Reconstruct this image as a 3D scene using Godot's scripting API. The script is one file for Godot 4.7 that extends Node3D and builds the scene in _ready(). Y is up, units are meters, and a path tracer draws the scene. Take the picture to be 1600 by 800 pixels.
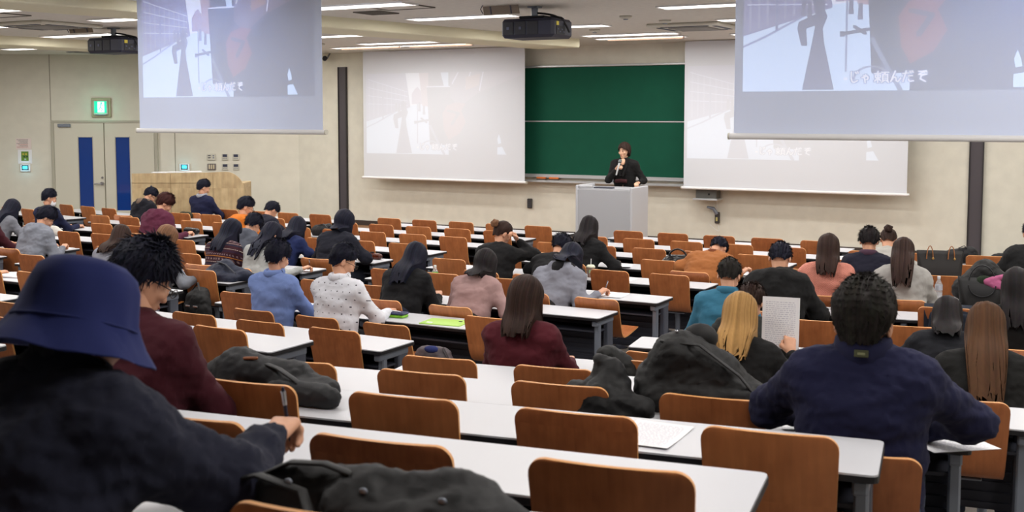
extends Node3D
# A lecture hall: camera, light and exposure first, then the room, the furniture, the people and the small things.

const ORD := ["first", "second", "third", "fourth", "fifth", "sixth", "seventh", "eighth", "ninth", "tenth", "eleventh", "twelfth", "thirteenth", "fourteenth", "fifteenth"]
const BLOCK := {"A": "far-left block", "B": "left block", "C": "centre-left block", "D": "centre-right block", "E": "right block"}
const CEIL := 3.5
var M := {}
var taken := {}
var tex_cloth: Texture2D
var tex_knit: Texture2D
var tex_grain: Texture2D
var tex_mottle: Texture2D
var rng := RandomNumberGenerator.new()

func _ready() -> void:
	rng.seed = 7
	# ---- camera
	var cam := Camera3D.new()
	cam.name = "camera"
	add_child(cam)
	var attr := CameraAttributesPhysical.new()      # a wide aperture: the nearest row is slightly soft
	attr.exposure_aperture = 6.0
	attr.frustum_focus_distance = 11.0
	attr.frustum_focal_length = 40.0
	attr.frustum_near = 0.1
	attr.frustum_far = 80.0
	cam.attributes = attr
	cam.position = Vector3(0, 2.37, 0)
	cam.rotation = Vector3(-atan(140.0 / 1800.0), deg_to_rad(29.0), 0)
	cam.projection = Camera3D.PROJECTION_FRUSTUM
	cam.near = 0.1
	cam.far = 80.0
	cam.size = 0.1 * 800.0 / 1800.0
	cam.frustum_offset = Vector2(0, -0.1 * 82.0 / 1800.0)
	cam.current = true
	# ---- environment and exposure
	var we := WorldEnvironment.new()
	we.name = "environment"
	var env := Environment.new()
	env.background_mode = Environment.BG_COLOR
	env.background_color = Color(0.02, 0.02, 0.025)
	env.tonemap_mode = Environment.TONE_MAPPER_LINEAR
	env.tonemap_exposure = 1.6
	env.sdfgi_enabled = true
	env.ssao_enabled = true
	env.ssil_enabled = true
	we.environment = env
	add_child(we)
	build_textures()
	build_materials()
	# ---- the room's own lamps: rows of recessed fluorescent strips
	build_ceiling_lights()
	build_room()
	build_front()
	build_left_wall_items()
	build_screens()
	build_ceiling_things()
	build_seating()
	build_people()
	build_things()

# ------------------------------------------------------------------ naming and metadata
func numbered(n: String) -> String:
	if not taken.has(n):
		taken[n] = 0
		return n
	taken[n] += 1
	return "%s_%03d" % [n, taken[n]]

func tag(o: Node3D, label: String, category: String, group := "", kind := "") -> Node3D:
	if label != "": o.set_meta("label", label)
	if category != "": o.set_meta("category", category)
	if group != "": o.set_meta("group", group)
	if kind != "": o.set_meta("kind", kind)
	return o

func thing(n: String, label: String, category: String, at := Vector3.ZERO, turn := 0.0, group := "") -> Node3D:
	var o := Node3D.new()
	o.name = numbered(n)
	add_child(o)
	o.position = at
	o.rotation.y = turn
	tag(o, label, category, group)
	return o

func put(mesh: Mesh, n: String, m: Material, parent: Node3D, xf := Transform3D.IDENTITY) -> MeshInstance3D:
	var o := MeshInstance3D.new()
	o.mesh = mesh
	o.material_override = m
	o.cast_shadow = GeometryInstance3D.SHADOW_CASTING_SETTING_ON
	if parent == self:
		o.name = numbered(n)
		add_child(o)
	else:
		o.name = n
		parent.add_child(o, true)
	o.transform = xf
	return o

func structure(mesh: Mesh, n: String, m: Material, xf := Transform3D.IDENTITY) -> MeshInstance3D:
	var o := put(mesh, n, m, self, xf)
	o.set_meta("kind", "structure")
	return o

# ------------------------------------------------------------------ mesh building
class MB:
	var v := PackedVector3Array()
	var n := PackedVector3Array()
	var c := PackedColorArray()
	var u := PackedVector2Array()
	var i := PackedInt32Array()
	func tri(a: Vector3, b: Vector3, d: Vector3) -> void:   # anticlockwise from outside
		var k := v.size()
		var nn := (b - a).cross(d - a).normalized()
		v.append_array([a, b, d]); n.append_array([nn, nn, nn])
		i.append_array([k, k + 2, k + 1])
	func quad(a: Vector3, b: Vector3, d: Vector3, e: Vector3) -> void:
		var k := v.size()
		var nn := (d - a).cross(e - b).normalized()
		v.append_array([a, b, d, e]); n.append_array([nn, nn, nn, nn])
		i.append_array([k, k + 2, k + 1, k, k + 3, k + 2])
	func box(ce: Vector3, s: Vector3, b := Basis.IDENTITY) -> MB:
		var h := s * 0.5
		var p := []
		for x in [-1, 1]:
			for y in [-1, 1]:
				for z in [-1, 1]:
					p.append(ce + b * Vector3(h.x * x, h.y * y, h.z * z))
		quad(p[1], p[5], p[7], p[3]); quad(p[4], p[0], p[2], p[6])
		quad(p[5], p[4], p[6], p[7]); quad(p[0], p[1], p[3], p[2])
		quad(p[3], p[7], p[6], p[2]); quad(p[0], p[4], p[5], p[1])
		return self
	func bevel(ce: Vector3, s: Vector3, r: float, b := Basis.IDENTITY) -> MB:   # box with chamfered edges
		var h := s * 0.5
		r = min(r, min(h.x, min(h.y, h.z)) * 0.98)
		var f := func(x, y, z, ax):
			var q := Vector3(x * h.x, y * h.y, z * h.z)
			if ax != 0: q.x -= x * r
			if ax != 1: q.y -= y * r
			if ax != 2: q.z -= z * r
			return ce + b * q
		for s1 in [-1, 1]:
			var o: Array = [f.call(s1, -s1, -1, 0), f.call(s1, s1, -1, 0), f.call(s1, s1, 1, 0), f.call(s1, -s1, 1, 0)]
			quad(o[0], o[1], o[2], o[3])
			o = [f.call(-1, s1, s1, 1), f.call(1, s1, s1, 1), f.call(1, s1, -s1, 1), f.call(-1, s1, -s1, 1)]
			quad(o[0], o[1], o[2], o[3])
			o = [f.call(-s1, -1, s1, 2), f.call(s1, -1, s1, 2), f.call(s1, 1, s1, 2), f.call(-s1, 1, s1, 2)]
			quad(o[0], o[1], o[2], o[3])
			for s2 in [-1, 1]:
				var q1: Array = [f.call(s1, s2, -1, 0), f.call(s1, s2, -1, 1), f.call(s1, s2, 1, 1), f.call(s1, s2, 1, 0)]
				oriented(q1, ce)
				q1 = [f.call(-1, s1, s2, 1), f.call(-1, s1, s2, 2), f.call(1, s1, s2, 2), f.call(1, s1, s2, 1)]
				oriented(q1, ce)
				q1 = [f.call(s1, -1, s2, 0), f.call(s1, -1, s2, 2), f.call(s1, 1, s2, 2), f.call(s1, 1, s2, 0)]
				oriented(q1, ce)
				for s3 in [-1, 1]:
					var a: Vector3 = f.call(s1, s2, s3, 0)
					var d: Vector3 = f.call(s1, s2, s3, 1)
					var e: Vector3 = f.call(s1, s2, s3, 2)
					if (d - a).cross(e - a).dot(a - ce) > 0: tri(a, d, e)
					else: tri(a, e, d)
		return self
	func oriented(q: Array, ce: Vector3) -> void:
		if (q[1] - q[0]).cross(q[2] - q[0]).dot((q[0] + q[2]) * 0.5 - ce) > 0: quad(q[0], q[1], q[2], q[3])
		else: quad(q[3], q[2], q[1], q[0])
	func grid(rows: Array, closed := false, uv := Vector2.ONE) -> MB:   # rows of equally many points, smooth normals
		var k := v.size()
		var nr := rows.size()
		var nc: int = rows[0].size()
		var nn := PackedVector3Array()
		nn.resize(nr * nc)
		var nq := nc if closed else nc - 1
		for r in nr:
			for q in nc:
				v.append(rows[r][q])
				u.append(Vector2(float(q) / (nc - 1), float(r) / max(nr - 1, 1)) * uv)
		for r in nr - 1:
			for q in nq:
				var q2 := (q + 1) % nc
				var a := r * nc + q
				var b := r * nc + q2
				var d := (r + 1) * nc + q2
				var e := (r + 1) * nc + q
				var f: Vector3 = (v[k + d] - v[k + a]).cross(v[k + e] - v[k + b])
				nn[a] += f; nn[b] += f; nn[d] += f; nn[e] += f
				i.append_array([k + a, k + d, k + b, k + a, k + e, k + d])
		for q in nn.size(): n.append(nn[q].normalized())
		return self
	func ring(ce: Vector3, ax: Vector3, side: Vector3, r: float, seg: int, flat := 1.0) -> PackedVector3Array:
		var o := PackedVector3Array()
		var s2 := ax.cross(side)
		for q in seg:
			var t := TAU * q / seg
			o.append(ce + side * cos(t) * r + s2 * sin(t) * r * flat)
		return o
	func tube(pts: Array, rad: Array, seg := 10, caps := true, flat := 1.0) -> MB:
		var rows := []
		var side := Vector3.ZERO
		for q in pts.size():
			var t: Vector3 = (pts[min(q + 1, pts.size() - 1)] - pts[max(q - 1, 0)]).normalized()
			if side == Vector3.ZERO:
				side = t.cross(Vector3.UP if abs(t.y) < 0.9 else Vector3.RIGHT).normalized()
			side = (side - t * side.dot(t)).normalized()
			rows.append(ring(pts[q], t, side, rad[min(q, rad.size() - 1)], seg, flat))
		grid(rows, true)
		if caps:
			for e in 2:
				var rr: PackedVector3Array = rows[0] if e == 0 else rows[-1]
				var ce: Vector3 = pts[0] if e == 0 else pts[-1]
				for q in seg:
					if e == 0: tri(ce, rr[(q + 1) % seg], rr[q])
					else: tri(ce, rr[q], rr[(q + 1) % seg])
		return self
	func lathe(prof: Array, seg := 20, xf := Transform3D.IDENTITY, sq := Vector2.ONE) -> MB:   # prof of Vector2(r, y), top to bottom
		var rows := []
		for p in prof:
			var o := PackedVector3Array()
			for q in seg:
				var t := TAU * q / seg
				o.append(xf * Vector3(cos(t) * p.x * sq.x, p.y, -sin(t) * p.x * sq.y))
			rows.append(o)
		rows.reverse()
		return grid(rows, true)
	func prism(poly: PackedVector2Array, y0: float, y1: float, xf := Transform3D.IDENTITY) -> MB:   # outline in x, z
		if not Geometry2D.is_polygon_clockwise(poly):
			poly = poly.duplicate(); poly.reverse()
		var t := Geometry2D.triangulate_polygon(poly)
		for q in range(0, t.size(), 3):
			var a := poly[t[q]]; var b := poly[t[q + 1]]; var d := poly[t[q + 2]]
			if (b - a).cross(d - a) > 0:
				var w := b; b = d; d = w
			tri(xf * Vector3(a.x, y1, a.y), xf * Vector3(b.x, y1, b.y), xf * Vector3(d.x, y1, d.y))
			tri(xf * Vector3(a.x, y0, a.y), xf * Vector3(d.x, y0, d.y), xf * Vector3(b.x, y0, b.y))
		var m := poly.size()
		for q in m:
			var a := poly[q]; var b := poly[(q + 1) % m]
			oriented_side(xf, a, b, y0, y1)
		return self
	func oriented_side(xf: Transform3D, a: Vector2, b: Vector2, y0: float, y1: float) -> void:
		quad(xf * Vector3(a.x, y0, a.y), xf * Vector3(b.x, y0, b.y), xf * Vector3(b.x, y1, b.y), xf * Vector3(a.x, y1, a.y))
	func ball(ce: Vector3, r: Vector3, seg := 12, b := Basis.IDENTITY) -> MB:
		var rows := []
		var nr := seg / 2 + 1
		for q in nr:
			var f := PI * q / (nr - 1)
			var o := PackedVector3Array()
			for w in seg:
				var t := TAU * w / seg
				o.append(ce + b * Vector3(sin(f) * cos(t) * r.x, -cos(f) * r.y, -sin(f) * sin(t) * r.z))
			rows.append(o)
		return grid(rows, true)
	func done() -> ArrayMesh:
		var a := []
		a.resize(Mesh.ARRAY_MAX)
		a[Mesh.ARRAY_VERTEX] = v
		a[Mesh.ARRAY_NORMAL] = n
		a[Mesh.ARRAY_INDEX] = i
		if u.size() == v.size(): a[Mesh.ARRAY_TEX_UV] = u
		if c.size() == v.size(): a[Mesh.ARRAY_COLOR] = c
		var m := ArrayMesh.new()
		m.add_surface_from_arrays(Mesh.PRIMITIVE_TRIANGLES, a)
		return m

func round_rect(w: float, d: float, r: float, seg := 4, cx := 0.0, cz := 0.0) -> PackedVector2Array:
	var o := PackedVector2Array()
	for k in 4:
		var sx: float = [1, -1, -1, 1][k]
		var sz: float = [1, 1, -1, -1][k]
		for q in seg + 1:
			var t := PI / 2 * (k + float(q) / seg)
			o.append(Vector2(cx + sx * (w / 2 - r) + cos(t) * r, cz + sz * (d / 2 - r) + sin(t) * r))
	return o

# ------------------------------------------------------------------ textures and materials
func noise_image(seed_: int, freq: float, size: int, octaves := 4, lo := 0.0, hi := 1.0) -> Image:
	var f := FastNoiseLite.new()
	f.seed = seed_; f.frequency = freq; f.fractal_octaves = octaves
	f.noise_type = FastNoiseLite.TYPE_SIMPLEX_SMOOTH
	var im := f.get_seamless_image(size, size)
	im.convert(Image.FORMAT_RGB8)
	if lo != 0.0 or hi != 1.0:
		for y in size:
			for x in size:
				var g := lerpf(lo, hi, im.get_pixel(x, y).r)
				im.set_pixel(x, y, Color(g, g, g))
	return im

func build_textures() -> void:
	tex_mottle = ImageTexture.create_from_image(noise_image(3, 0.02, 256, 5, 0.95, 1.0))
	# weave: fine crossing threads
	var im := Image.create(128, 128, false, Image.FORMAT_RGB8)
	for y in 128:
		for x in 128:
			var g := 0.80 + 0.12 * sin(x * TAU / 4.0) * sin(y * TAU / 4.0) + 0.08 * rng.randf()
			im.set_pixel(x, y, Color(g, g, g))
	tex_cloth = ImageTexture.create_from_image(im)
	# cable knit: chevrons in columns
	im = Image.create(128, 128, false, Image.FORMAT_RGB8)
	for y in 128:
		for x in 128:
			var cx := fposmod(x, 32.0)
			var g := 0.5 + 0.5 * sin((y + abs(cx - 16.0) * 1.4) * TAU / 16.0)
			g *= 0.4 + 0.6 * sin(PI * fposmod(cx, 16.0) / 16.0)
			im.set_pixel(x, y, Color(g, g, g))
	tex_knit = ImageTexture.create_from_image(im)
	# wood grain: stretched noise, running upwards
	var f := FastNoiseLite.new()
	f.seed = 11; f.frequency = 0.03; f.fractal_octaves = 4
	im = Image.create(256, 256, false, Image.FORMAT_RGB8)
	for y in 256:
		for x in 256:
			var a := f.get_noise_2d(x * 2.4, y * 0.22)
			var b := f.get_noise_2d(x * 0.5 + 400.0, y * 0.4)
			var g := clampf(0.91 + a * 0.07 + b * 0.10, 0.0, 1.0)
			im.set_pixel(x, y, Color(g, g * (0.985 + b * 0.03), g * (0.97 + b * 0.05)))
	tex_grain = ImageTexture.create_from_image(im)

func mat(key: String, col: Color, rough := 0.8, opt := {}) -> StandardMaterial3D:
	if M.has(key): return M[key]
	var m := StandardMaterial3D.new()
	m.albedo_color = col
	m.roughness = rough
	m.metallic = opt.get("metal", 0.0)
	m.metallic_specular = opt.get("spec", 0.5)
	if opt.has("tex"):
		m.albedo_texture = opt.tex
		if opt.get("tri", true):
			m.uv1_triplanar = true
			m.uv1_world_triplanar = opt.get("world", false)
		var s: float = opt.get("scale", 1.0)
		m.uv1_scale = Vector3(s, s, s)
	if opt.has("bump"):
		m.heightmap_enabled = true
		m.heightmap_texture = opt.bump
		m.heightmap_scale = opt.get("depth", 0.1)
	if opt.get("vcol", false): m.vertex_color_use_as_albedo = true
	if opt.has("glow"):
		m.emission_enabled = true
		m.emission = opt.get("glow")
		m.emission_energy_multiplier = opt.get("power", 1.0)
	if opt.has("alpha"):
		m.transparency = BaseMaterial3D.TRANSPARENCY_ALPHA
		m.albedo_color.a = opt.alpha
	if opt.get("coat", 0.0) > 0.0:
		m.clearcoat_enabled = true; m.clearcoat = opt.coat; m.clearcoat_roughness = 0.2
	if opt.has("rim"):
		m.rim_enabled = true; m.rim = opt.rim; m.rim_tint = 0.6
	M[key] = m
	return m

func cloth(col: Color, key := "", rough := 0.95) -> StandardMaterial3D:
	return mat("cloth" + key + col.to_html(), col, rough, {"tex": tex_cloth, "scale": 9.0, "bump": tex_cloth, "depth": 0.03, "rim": 0.05})

func build_materials() -> void:
	mat("wall", Color(0.895, 0.885, 0.83), 0.9, {"tex": tex_mottle, "scale": 0.6, "world": true})
	mat("ceiling", Color(0.87, 0.855, 0.82), 0.95, {"tex": tex_mottle, "scale": 1.7, "world": true})
	mat("beam", Color(0.89, 0.87, 0.76), 0.9)
	mat("trimdark", Color(0.30, 0.28, 0.30), 0.55)
	mat("baseboard", Color(0.23, 0.19, 0.17), 0.6)
	mat("floor", Color(0.50, 0.47, 0.44), 0.75, {"tex": tex_mottle, "scale": 1.2, "world": true})
	mat("stage", Color(0.62, 0.46, 0.32), 0.5, {"tex": tex_grain, "scale": 0.8, "world": true})
	mat("veneer", Color(0.76, 0.47, 0.28), 0.42, {"tex": tex_grain, "scale": 2.2, "coat": 0.15})
	mat("ply", Color(0.86, 0.62, 0.38), 0.5)
	mat("laminate", Color(0.785, 0.79, 0.81), 0.38)
	mat("edge", Color(0.085, 0.085, 0.10), 0.5)
	mat("steel", Color(0.50, 0.53, 0.58), 0.42, {"metal": 0.25})
	mat("panel", Color(0.24, 0.25, 0.30), 0.6)
	mat("chrome", Color(0.72, 0.72, 0.74), 0.25, {"metal": 0.9})
	mat("alu", Color(0.80, 0.81, 0.82), 0.35, {"metal": 0.5})
	mat("board", Color(0.055, 0.32, 0.24), 0.8, {"spec": 0.35, "tex": tex_mottle, "scale": 0.5, "world": true})
	mat("podium", Color(0.68, 0.69, 0.71), 0.45)
	mat("podiumedge", Color(0.76, 0.77, 0.79), 0.4)
	mat("white", Color(0.90, 0.90, 0.90), 0.5)
	mat("offwhite", Color(0.80, 0.79, 0.74), 0.55)
	mat("paper", Color(0.93, 0.93, 0.94), 0.8)
	mat("black", Color(0.055, 0.055, 0.07), 0.6)
	mat("blackgloss", Color(0.03, 0.03, 0.04), 0.25)
	mat("projector", Color(0.11, 0.12, 0.20), 0.55)
	mat("projectordark", Color(0.06, 0.065, 0.11), 0.6)
	mat("skin", Color(0.83, 0.62, 0.50), 0.55)
	mat("lip", Color(0.66, 0.33, 0.30), 0.5)
	mat("eye", Color(0.06, 0.045, 0.04), 0.25)
	mat("tube", Color(1, 1, 1), 0.5, {"glow": Color(1.0, 0.97, 0.95), "power": 3.2})
	mat("birch", Color(0.80, 0.71, 0.55), 0.5, {"tex": tex_grain, "scale": 0.9})
	mat("hair", Color(1, 1, 1), 0.55, {"vcol": true, "spec": 0.22})
	mat("glassblue", Color(0.10, 0.25, 0.56), 0.08, {"spec": 0.6})
	mat("clear", Color(0.93, 0.96, 0.97), 0.05, {"alpha": 0.28})
	mat("water", Color(0.86, 0.84, 0.85), 0.1, {"alpha": 0.45})

# ------------------------------------------------------------------ ceiling lights
func build_ceiling_lights() -> void:
	var frame := MB.new()
	for s in [-1, 1]:
		frame.box(Vector3(0, 0.02, s * 0.145), Vector3(1.40, 0.05, 0.015))
		frame.box(Vector3(s * 0.70, 0.02, 0), Vector3(0.015, 0.05, 0.305))
	var fm := frame.done()
	var dm := MB.new().box(Vector3(0, 0.008, 0), Vector3(1.385, 0.012, 0.27)).done()
	var cols := [-16.85, -13.48, -10.5, -7.08, -3.9, -0.5, 2.7]
	var rows := [15.2, 13.45, 11.57, 9.85, 8.32, 6.3, 4.5, 2.4]
	for r in rows.size():
		for c in cols.size():
			if c == 0 and r < 1: continue
			if c == 6 and r < 2: continue
			var t := thing("strip_light", "recessed white fluorescent strip in the %s row from the blackboard, %s from the left wall" % [ORD[r], ORD[c]], "ceiling light", Vector3(cols[c] + (0.155 * (rows[r] - 11.57) if c == 3 else 0.0), CEIL - 0.012, -rows[r]), 0, "fluorescent strips in the ceiling")
			put(fm, "frame", M.white, t)
			put(dm, "diffuser", M.tube, t)
			strip_light(t, 1.36, 0.26, 1.0)
	# the wall washers close to the front wall, half hidden by a lip
	var xs := [-14.0, -11.6, -10.2, -6.65, -4.55, -2.0]
	for k in xs.size():
		var t := thing("wall_washer_light", "narrow ceiling strip close to the front wall, %s from the left" % ORD[k], "ceiling light", Vector3(xs[k], CEIL - 0.012, -15.9), 0, "strips washing the front wall")
		put(fm, "frame", M.white, t, Transform3D(Basis.from_scale(Vector3(1, 1, 0.7)), Vector3.ZERO))
		put(MB.new().box(Vector3(0.1, -0.02, 0.045), Vector3(1.2, 0.03, 0.012)).done(), "shield", mat("washer_lip", Color(0.42, 0.33, 0.27), 0.6), t)
		put(dm, "diffuser", M.tube, t, Transform3D(Basis.from_scale(Vector3(1, 1, 0.6)), Vector3.ZERO))
		strip_light(t, 1.36, 0.16, 0.55)

func strip_light(t: Node3D, w: float, d: float, power: float) -> void:
	var l := AreaLight3D.new()
	l.name = "light"
	l.area_size = Vector2(w, d)
	l.light_energy = 1.55 * power
	l.light_color = Color(1.0, 0.985, 0.97)
	l.area_range = 30.0
	l.shadow_enabled = true
	t.add_child(l)
	l.position = Vector3(0, -0.008, 0)
	l.rotation.x = -PI / 2

# ------------------------------------------------------------------ the room shell
const WL := Vector2(-14.33, -17.4)     # corner of front wall and slanted left wall
const WR := Vector2(-1.25, -17.4)
var left_dir := Vector2(-cos(deg_to_rad(29.0)), sin(deg_to_rad(29.0)))

func wall_between(a: Vector2, b: Vector2, n: String, y0 := -0.1, y1 := CEIL + 0.1, m: Material = M.wall, th := 0.15) -> void:
	var d := (b - a).normalized()
	var o := Vector2(d.y, -d.x)           # away from the room
	var e := d * 0.1
	structure(MB.new().prism(PackedVector2Array([a - e, b + e, b + e + o * th, a - e + o * th]), y0, y1).done(), n, m)

func build_room() -> void:
	var c1 := WL + left_dir * 7.4
	var rd := Vector2(-left_dir.x, left_dir.y)
	var c2 := WR + rd * 7.4
	wall_between(WL, WR, "wall_front")
	wall_between(c1, WL, "wall_left")
	wall_between(Vector2(c1.x, 3.2), c1, "wall_left_rear")
	wall_between(WR, c2, "wall_right")
	wall_between(c2, Vector2(c2.x, 3.2), "wall_right_rear")
	wall_between(Vector2(c2.x, 3.2), Vector2(c1.x, 3.2), "wall_back")
	var outline := PackedVector2Array([Vector2(c1.x - .2, 3.4), Vector2(c1.x - .2, c1.y - .2), WL + Vector2(0, -.2), WR + Vector2(0, -.2), Vector2(c2.x + .2, c2.y - .2), Vector2(c2.x + .2, 3.4)])
	structure(MB.new().prism(outline, -0.12, 0.0).done(), "floor", M.floor)
	structure(MB.new().prism(outline, CEIL, CEIL + 0.15).done(), "ceiling", M.ceiling)
	# raised steps of the rear rows; the rows bend at x = -3.5
	var steps := [[6.56, 6.60, 0.13], [5.56, 5.47, 0.30], [4.60, 4.53, 0.45], [3.65, 3.64, 0.58], [2.78, 2.76, 0.70], [1.92, 1.90, 0.83]]
	var prev := 0.0
	for k in steps.size():
		var s: Array = steps[k]
		var p := PackedVector2Array([Vector2(c1.x, -s[0]), Vector2(-3.9, -s[0]), Vector2(-3.5, -s[1] + 0.06), Vector2(c2.x, -s[1] - 0.15 * (c2.x + 3.1)), Vector2(c2.x, 3.2), Vector2(c1.x, 3.2)])
		structure(MB.new().prism(p, prev, s[2]).done(), "floor_step", M.floor)
		prev = s[2]
	# stage in front of the board
	structure(MB.new().prism(PackedVector2Array([Vector2(-13.2, -17.38), Vector2(-2.3, -17.38), Vector2(-2.3, -15.1), Vector2(-13.2, -15.1)]), 0.0, 0.30).done(), "floor_stage", M.stage)
	structure(MB.new().box(Vector3(-7.75, 0.345, -17.385), Vector3(10.9, 0.09, 0.03)).done(), "baseboard_front", M.baseboard)
	# dark vertical bands on the front wall
	for k in 2:
		var x: float = [-13.25, -2.145][k]
		var b := MB.new().box(Vector3(x, 1.66, -17.385), Vector3(0.175, 3.16, 0.03))
		var o := structure(b.done(), "trim_%d" % (k + 1), M.trimdark)
		for s in [-1, 1]: put(MB.new().box(Vector3(x + s * 0.09, 1.66, -17.375), Vector3(0.012, 3.16, 0.05)).done(), "edge_strip", mat("trimedge", Color(0.16, 0.145, 0.15), 0.5), o)
	# ceiling downstands, running slightly askew towards the board
	var k := 2
	for x in [-10.46, -16.7]:
		k += 1
		var bm := MB.new()
		bm.bevel(Vector3(0, CEIL - 0.05, -8.0), Vector3(0.78, 0.16, 16.2), 0.012)
		structure(bm.done(), "trim_%d" % k, M.beam, Transform3D(Basis(Vector3.UP, deg_to_rad(-8.8)), Vector3(x, 0, 0)))
	# joints of the left wall panels
	for s in [2.38, 2.78, 4.75]:
		k += 1
		structure(MB.new().box(Vector3.ZERO, Vector3(0.012, 3.5, 0.006)).done(), "trim_%d" % k, mat("joint", Color(0.55, 0.53, 0.47), 0.9), Transform3D(Basis(Vector3.UP, deg_to_rad(29.0)), on_left(s, 1.75, 0.001)))

# a place on the left wall; s metres from the corner
func on_left(s: float, y: float, out := 0.0) -> Vector3:
	var nrm := Vector2(-left_dir.y, left_dir.x)
	if nrm.y < 0: nrm = -nrm
	return Vector3(WL.x + left_dir.x * s + nrm.x * out, y, WL.y + left_dir.y * s + nrm.y * out)

# ------------------------------------------------------------------ front wall: board, lectern and small fittings
func build_front() -> void:
	var t := thing("chalkboard", "large green double chalkboard behind the lecturer, between the two front screens", "chalkboard", Vector3(-7.85, 0, -17.36))
	for k in 2:
		put(MB.new().bevel(Vector3(0, 2.70 if k == 0 else 1.79, -0.005 + 0.02 * k), Vector3(5.2, 0.89, 0.025), 0.004).done(), "board_panel", M.board, t)
	put(MB.new().bevel(Vector3(0, 2.245, 0.03), Vector3(5.2, 0.022, 0.03), 0.004).done(), "middle_rail", M.alu, t)
	put(MB.new().bevel(Vector3(0, 3.165, 0.02), Vector3(5.26, 0.035, 0.05), 0.006).done(), "top_rail", M.alu, t)
	put(MB.new().bevel(Vector3(0, 1.325, 0.03), Vector3(5.26, 0.06, 0.05), 0.006).done(), "bottom_rail", M.alu, t)
	put(MB.new().bevel(Vector3(0, 1.235, 0.07), Vector3(5.26, 0.04, 0.13), 0.008).done(), "chalk_tray", M.alu, t)
	for s in [-1, 1]: put(MB.new().bevel(Vector3(s * 2.62, 2.24, 0.02), Vector3(0.03, 1.88, 0.05), 0.006).done(), "side_rail", M.alu, t)
	for k in 2:
		var e := thing("chalk_eraser", ["orange chalk eraser at the left end of the chalk tray", "orange chalk eraser lying right of its twin on the tray"][k], "eraser", Vector3(-9.02 + 0.24 * k, 1.255, -17.30), 0.1 * k, "erasers on the chalk tray")
		put(MB.new().bevel(Vector3(0, 0.035, 0), Vector3(0.17, 0.03, 0.06), 0.008).done(), "grip", mat("eraser", Color(0.85, 0.45, 0.16), 0.7), e)
		put(MB.new().bevel(Vector3(0, 0.011, 0), Vector3(0.165, 0.022, 0.055), 0.004).done(), "felt", mat("felt", Color(0.35, 0.30, 0.28), 1.0), e)
	# small box and duster on the tray behind the lecturer
	var bx := thing("chalk_box", "small grey chalk box on the tray left of the lecturer", "box", Vector3(-7.62, 1.255, -17.29))
	put(MB.new().bevel(Vector3(0, 0.05, 0), Vector3(0.20, 0.10, 0.08), 0.006).done(), "body", M.steel, bx)
	put(MB.new().bevel(Vector3(0, 0.105, 0), Vector3(0.21, 0.014, 0.085), 0.004).done(), "lid", M.white, bx)
	# lectern
	t = thing("lectern", "grey metal lectern with raised side panel on the stage", "lectern", Vector3(-7.0, 0.30, -15.7))
	put(MB.new().bevel(Vector3(0, 0.48, 0.29), Vector3(0.84, 0.96, 0.03), 0.006).done(), "front_panel", M.podium, t)
	put(MB.new().bevel(Vector3(0.435, 0.50, 0.0), Vector3(0.04, 1.01, 0.62), 0.012).done(), "side_panel", M.podiumedge, t)
	put(MB.new().bevel(Vector3(-0.435, 0.505, 0.0), Vector3(0.04, 1.03, 0.62), 0.012).done(), "side_panel", M.podiumedge, t)
	put(MB.new().bevel(Vector3(0, 0.965, 0.02), Vector3(0.83, 0.025, 0.56), 0.006).done(), "desk_top", M.podium, t)
	put(MB.new().bevel(Vector3(-0.30, 1.0, 0.27), Vector3(0.22, 0.05, 0.05), 0.012).done(), "console", M.podiumedge, t)
	put(MB.new().bevel(Vector3(-0.02, 0.985, 0.24), Vector3(0.30, 0.025, 0.10), 0.006).done(), "control_panel", M.panel, t)
	put(MB.new().bevel(Vector3(0, 0.02, 0.29), Vector3(0.80, 0.04, 0.06), 0.006).done(), "plinth", M.panel, t)
	# wall socket between board and seats
	t = thing("wall_speaker", "small dark grey upright box low on the front wall", "wall fitting", Vector3(-9.28, 0.84, -17.4))
	put(MB.new().bevel(Vector3(0, 0, 0.03), Vector3(0.085, 0.165, 0.05), 0.01).done(), "case", mat("darkbox", Color(0.23, 0.22, 0.22), 0.6), t)
	for k in 4: put(MB.new().bevel(Vector3(0, -0.05 + 0.033 * k, 0.056), Vector3(0.06, 0.012, 0.006), 0.002).done(), "slot", M.panel, t)
	# metal box under the right front screen
	t = thing("wall_bracket_box", "grey metal box under the lower left corner of right front screen", "wall box", Vector3(-6.05, 1.07, -17.38))
	put(MB.new().bevel(Vector3(0, 0.06, 0.12), Vector3(0.34, 0.16, 0.20), 0.008).done(), "body", mat("boxgrey", Color(0.40, 0.40, 0.38), 0.5), t)
	put(MB.new().bevel(Vector3(0, -0.03, 0.14), Vector3(0.40, 0.03, 0.28), 0.006).done(), "shelf", M.alu, t)
	put(MB.new().bevel(Vector3(0.05, 0.05, 0.225), Vector3(0.03, 0.03, 0.012), 0.003).done(), "knob", M.black, t)
	# hand scanner-like holder with hanging wire
	t = thing("cabled_wall_holder", "dark handset holder with thin white cable on the front wall", "wall fitting", Vector3(-5.95, 0.74, -17.4))
	put(MB.new().bevel(Vector3(0.02, 0, 0.035), Vector3(0.07, 0.18, 0.06), 0.01).done(), "holder", mat("darkbox", Color.BLACK), t)
	put(MB.new().tube([Vector3(0.02, 0.06, 0.06), Vector3(-0.03, 0.15, 0.09), Vector3(-0.13, 0.17, 0.10)], [0.028, 0.03, 0.018], 10).done(), "handset", M.steel, t)
	put(MB.new().bevel(Vector3(0.02, -0.02, 0.068), Vector3(0.03, 0.06, 0.006), 0.002).done(), "label_plate", mat("yellowish", Color(0.75, 0.72, 0.45), 0.7), t)
	var cab := []
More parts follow.
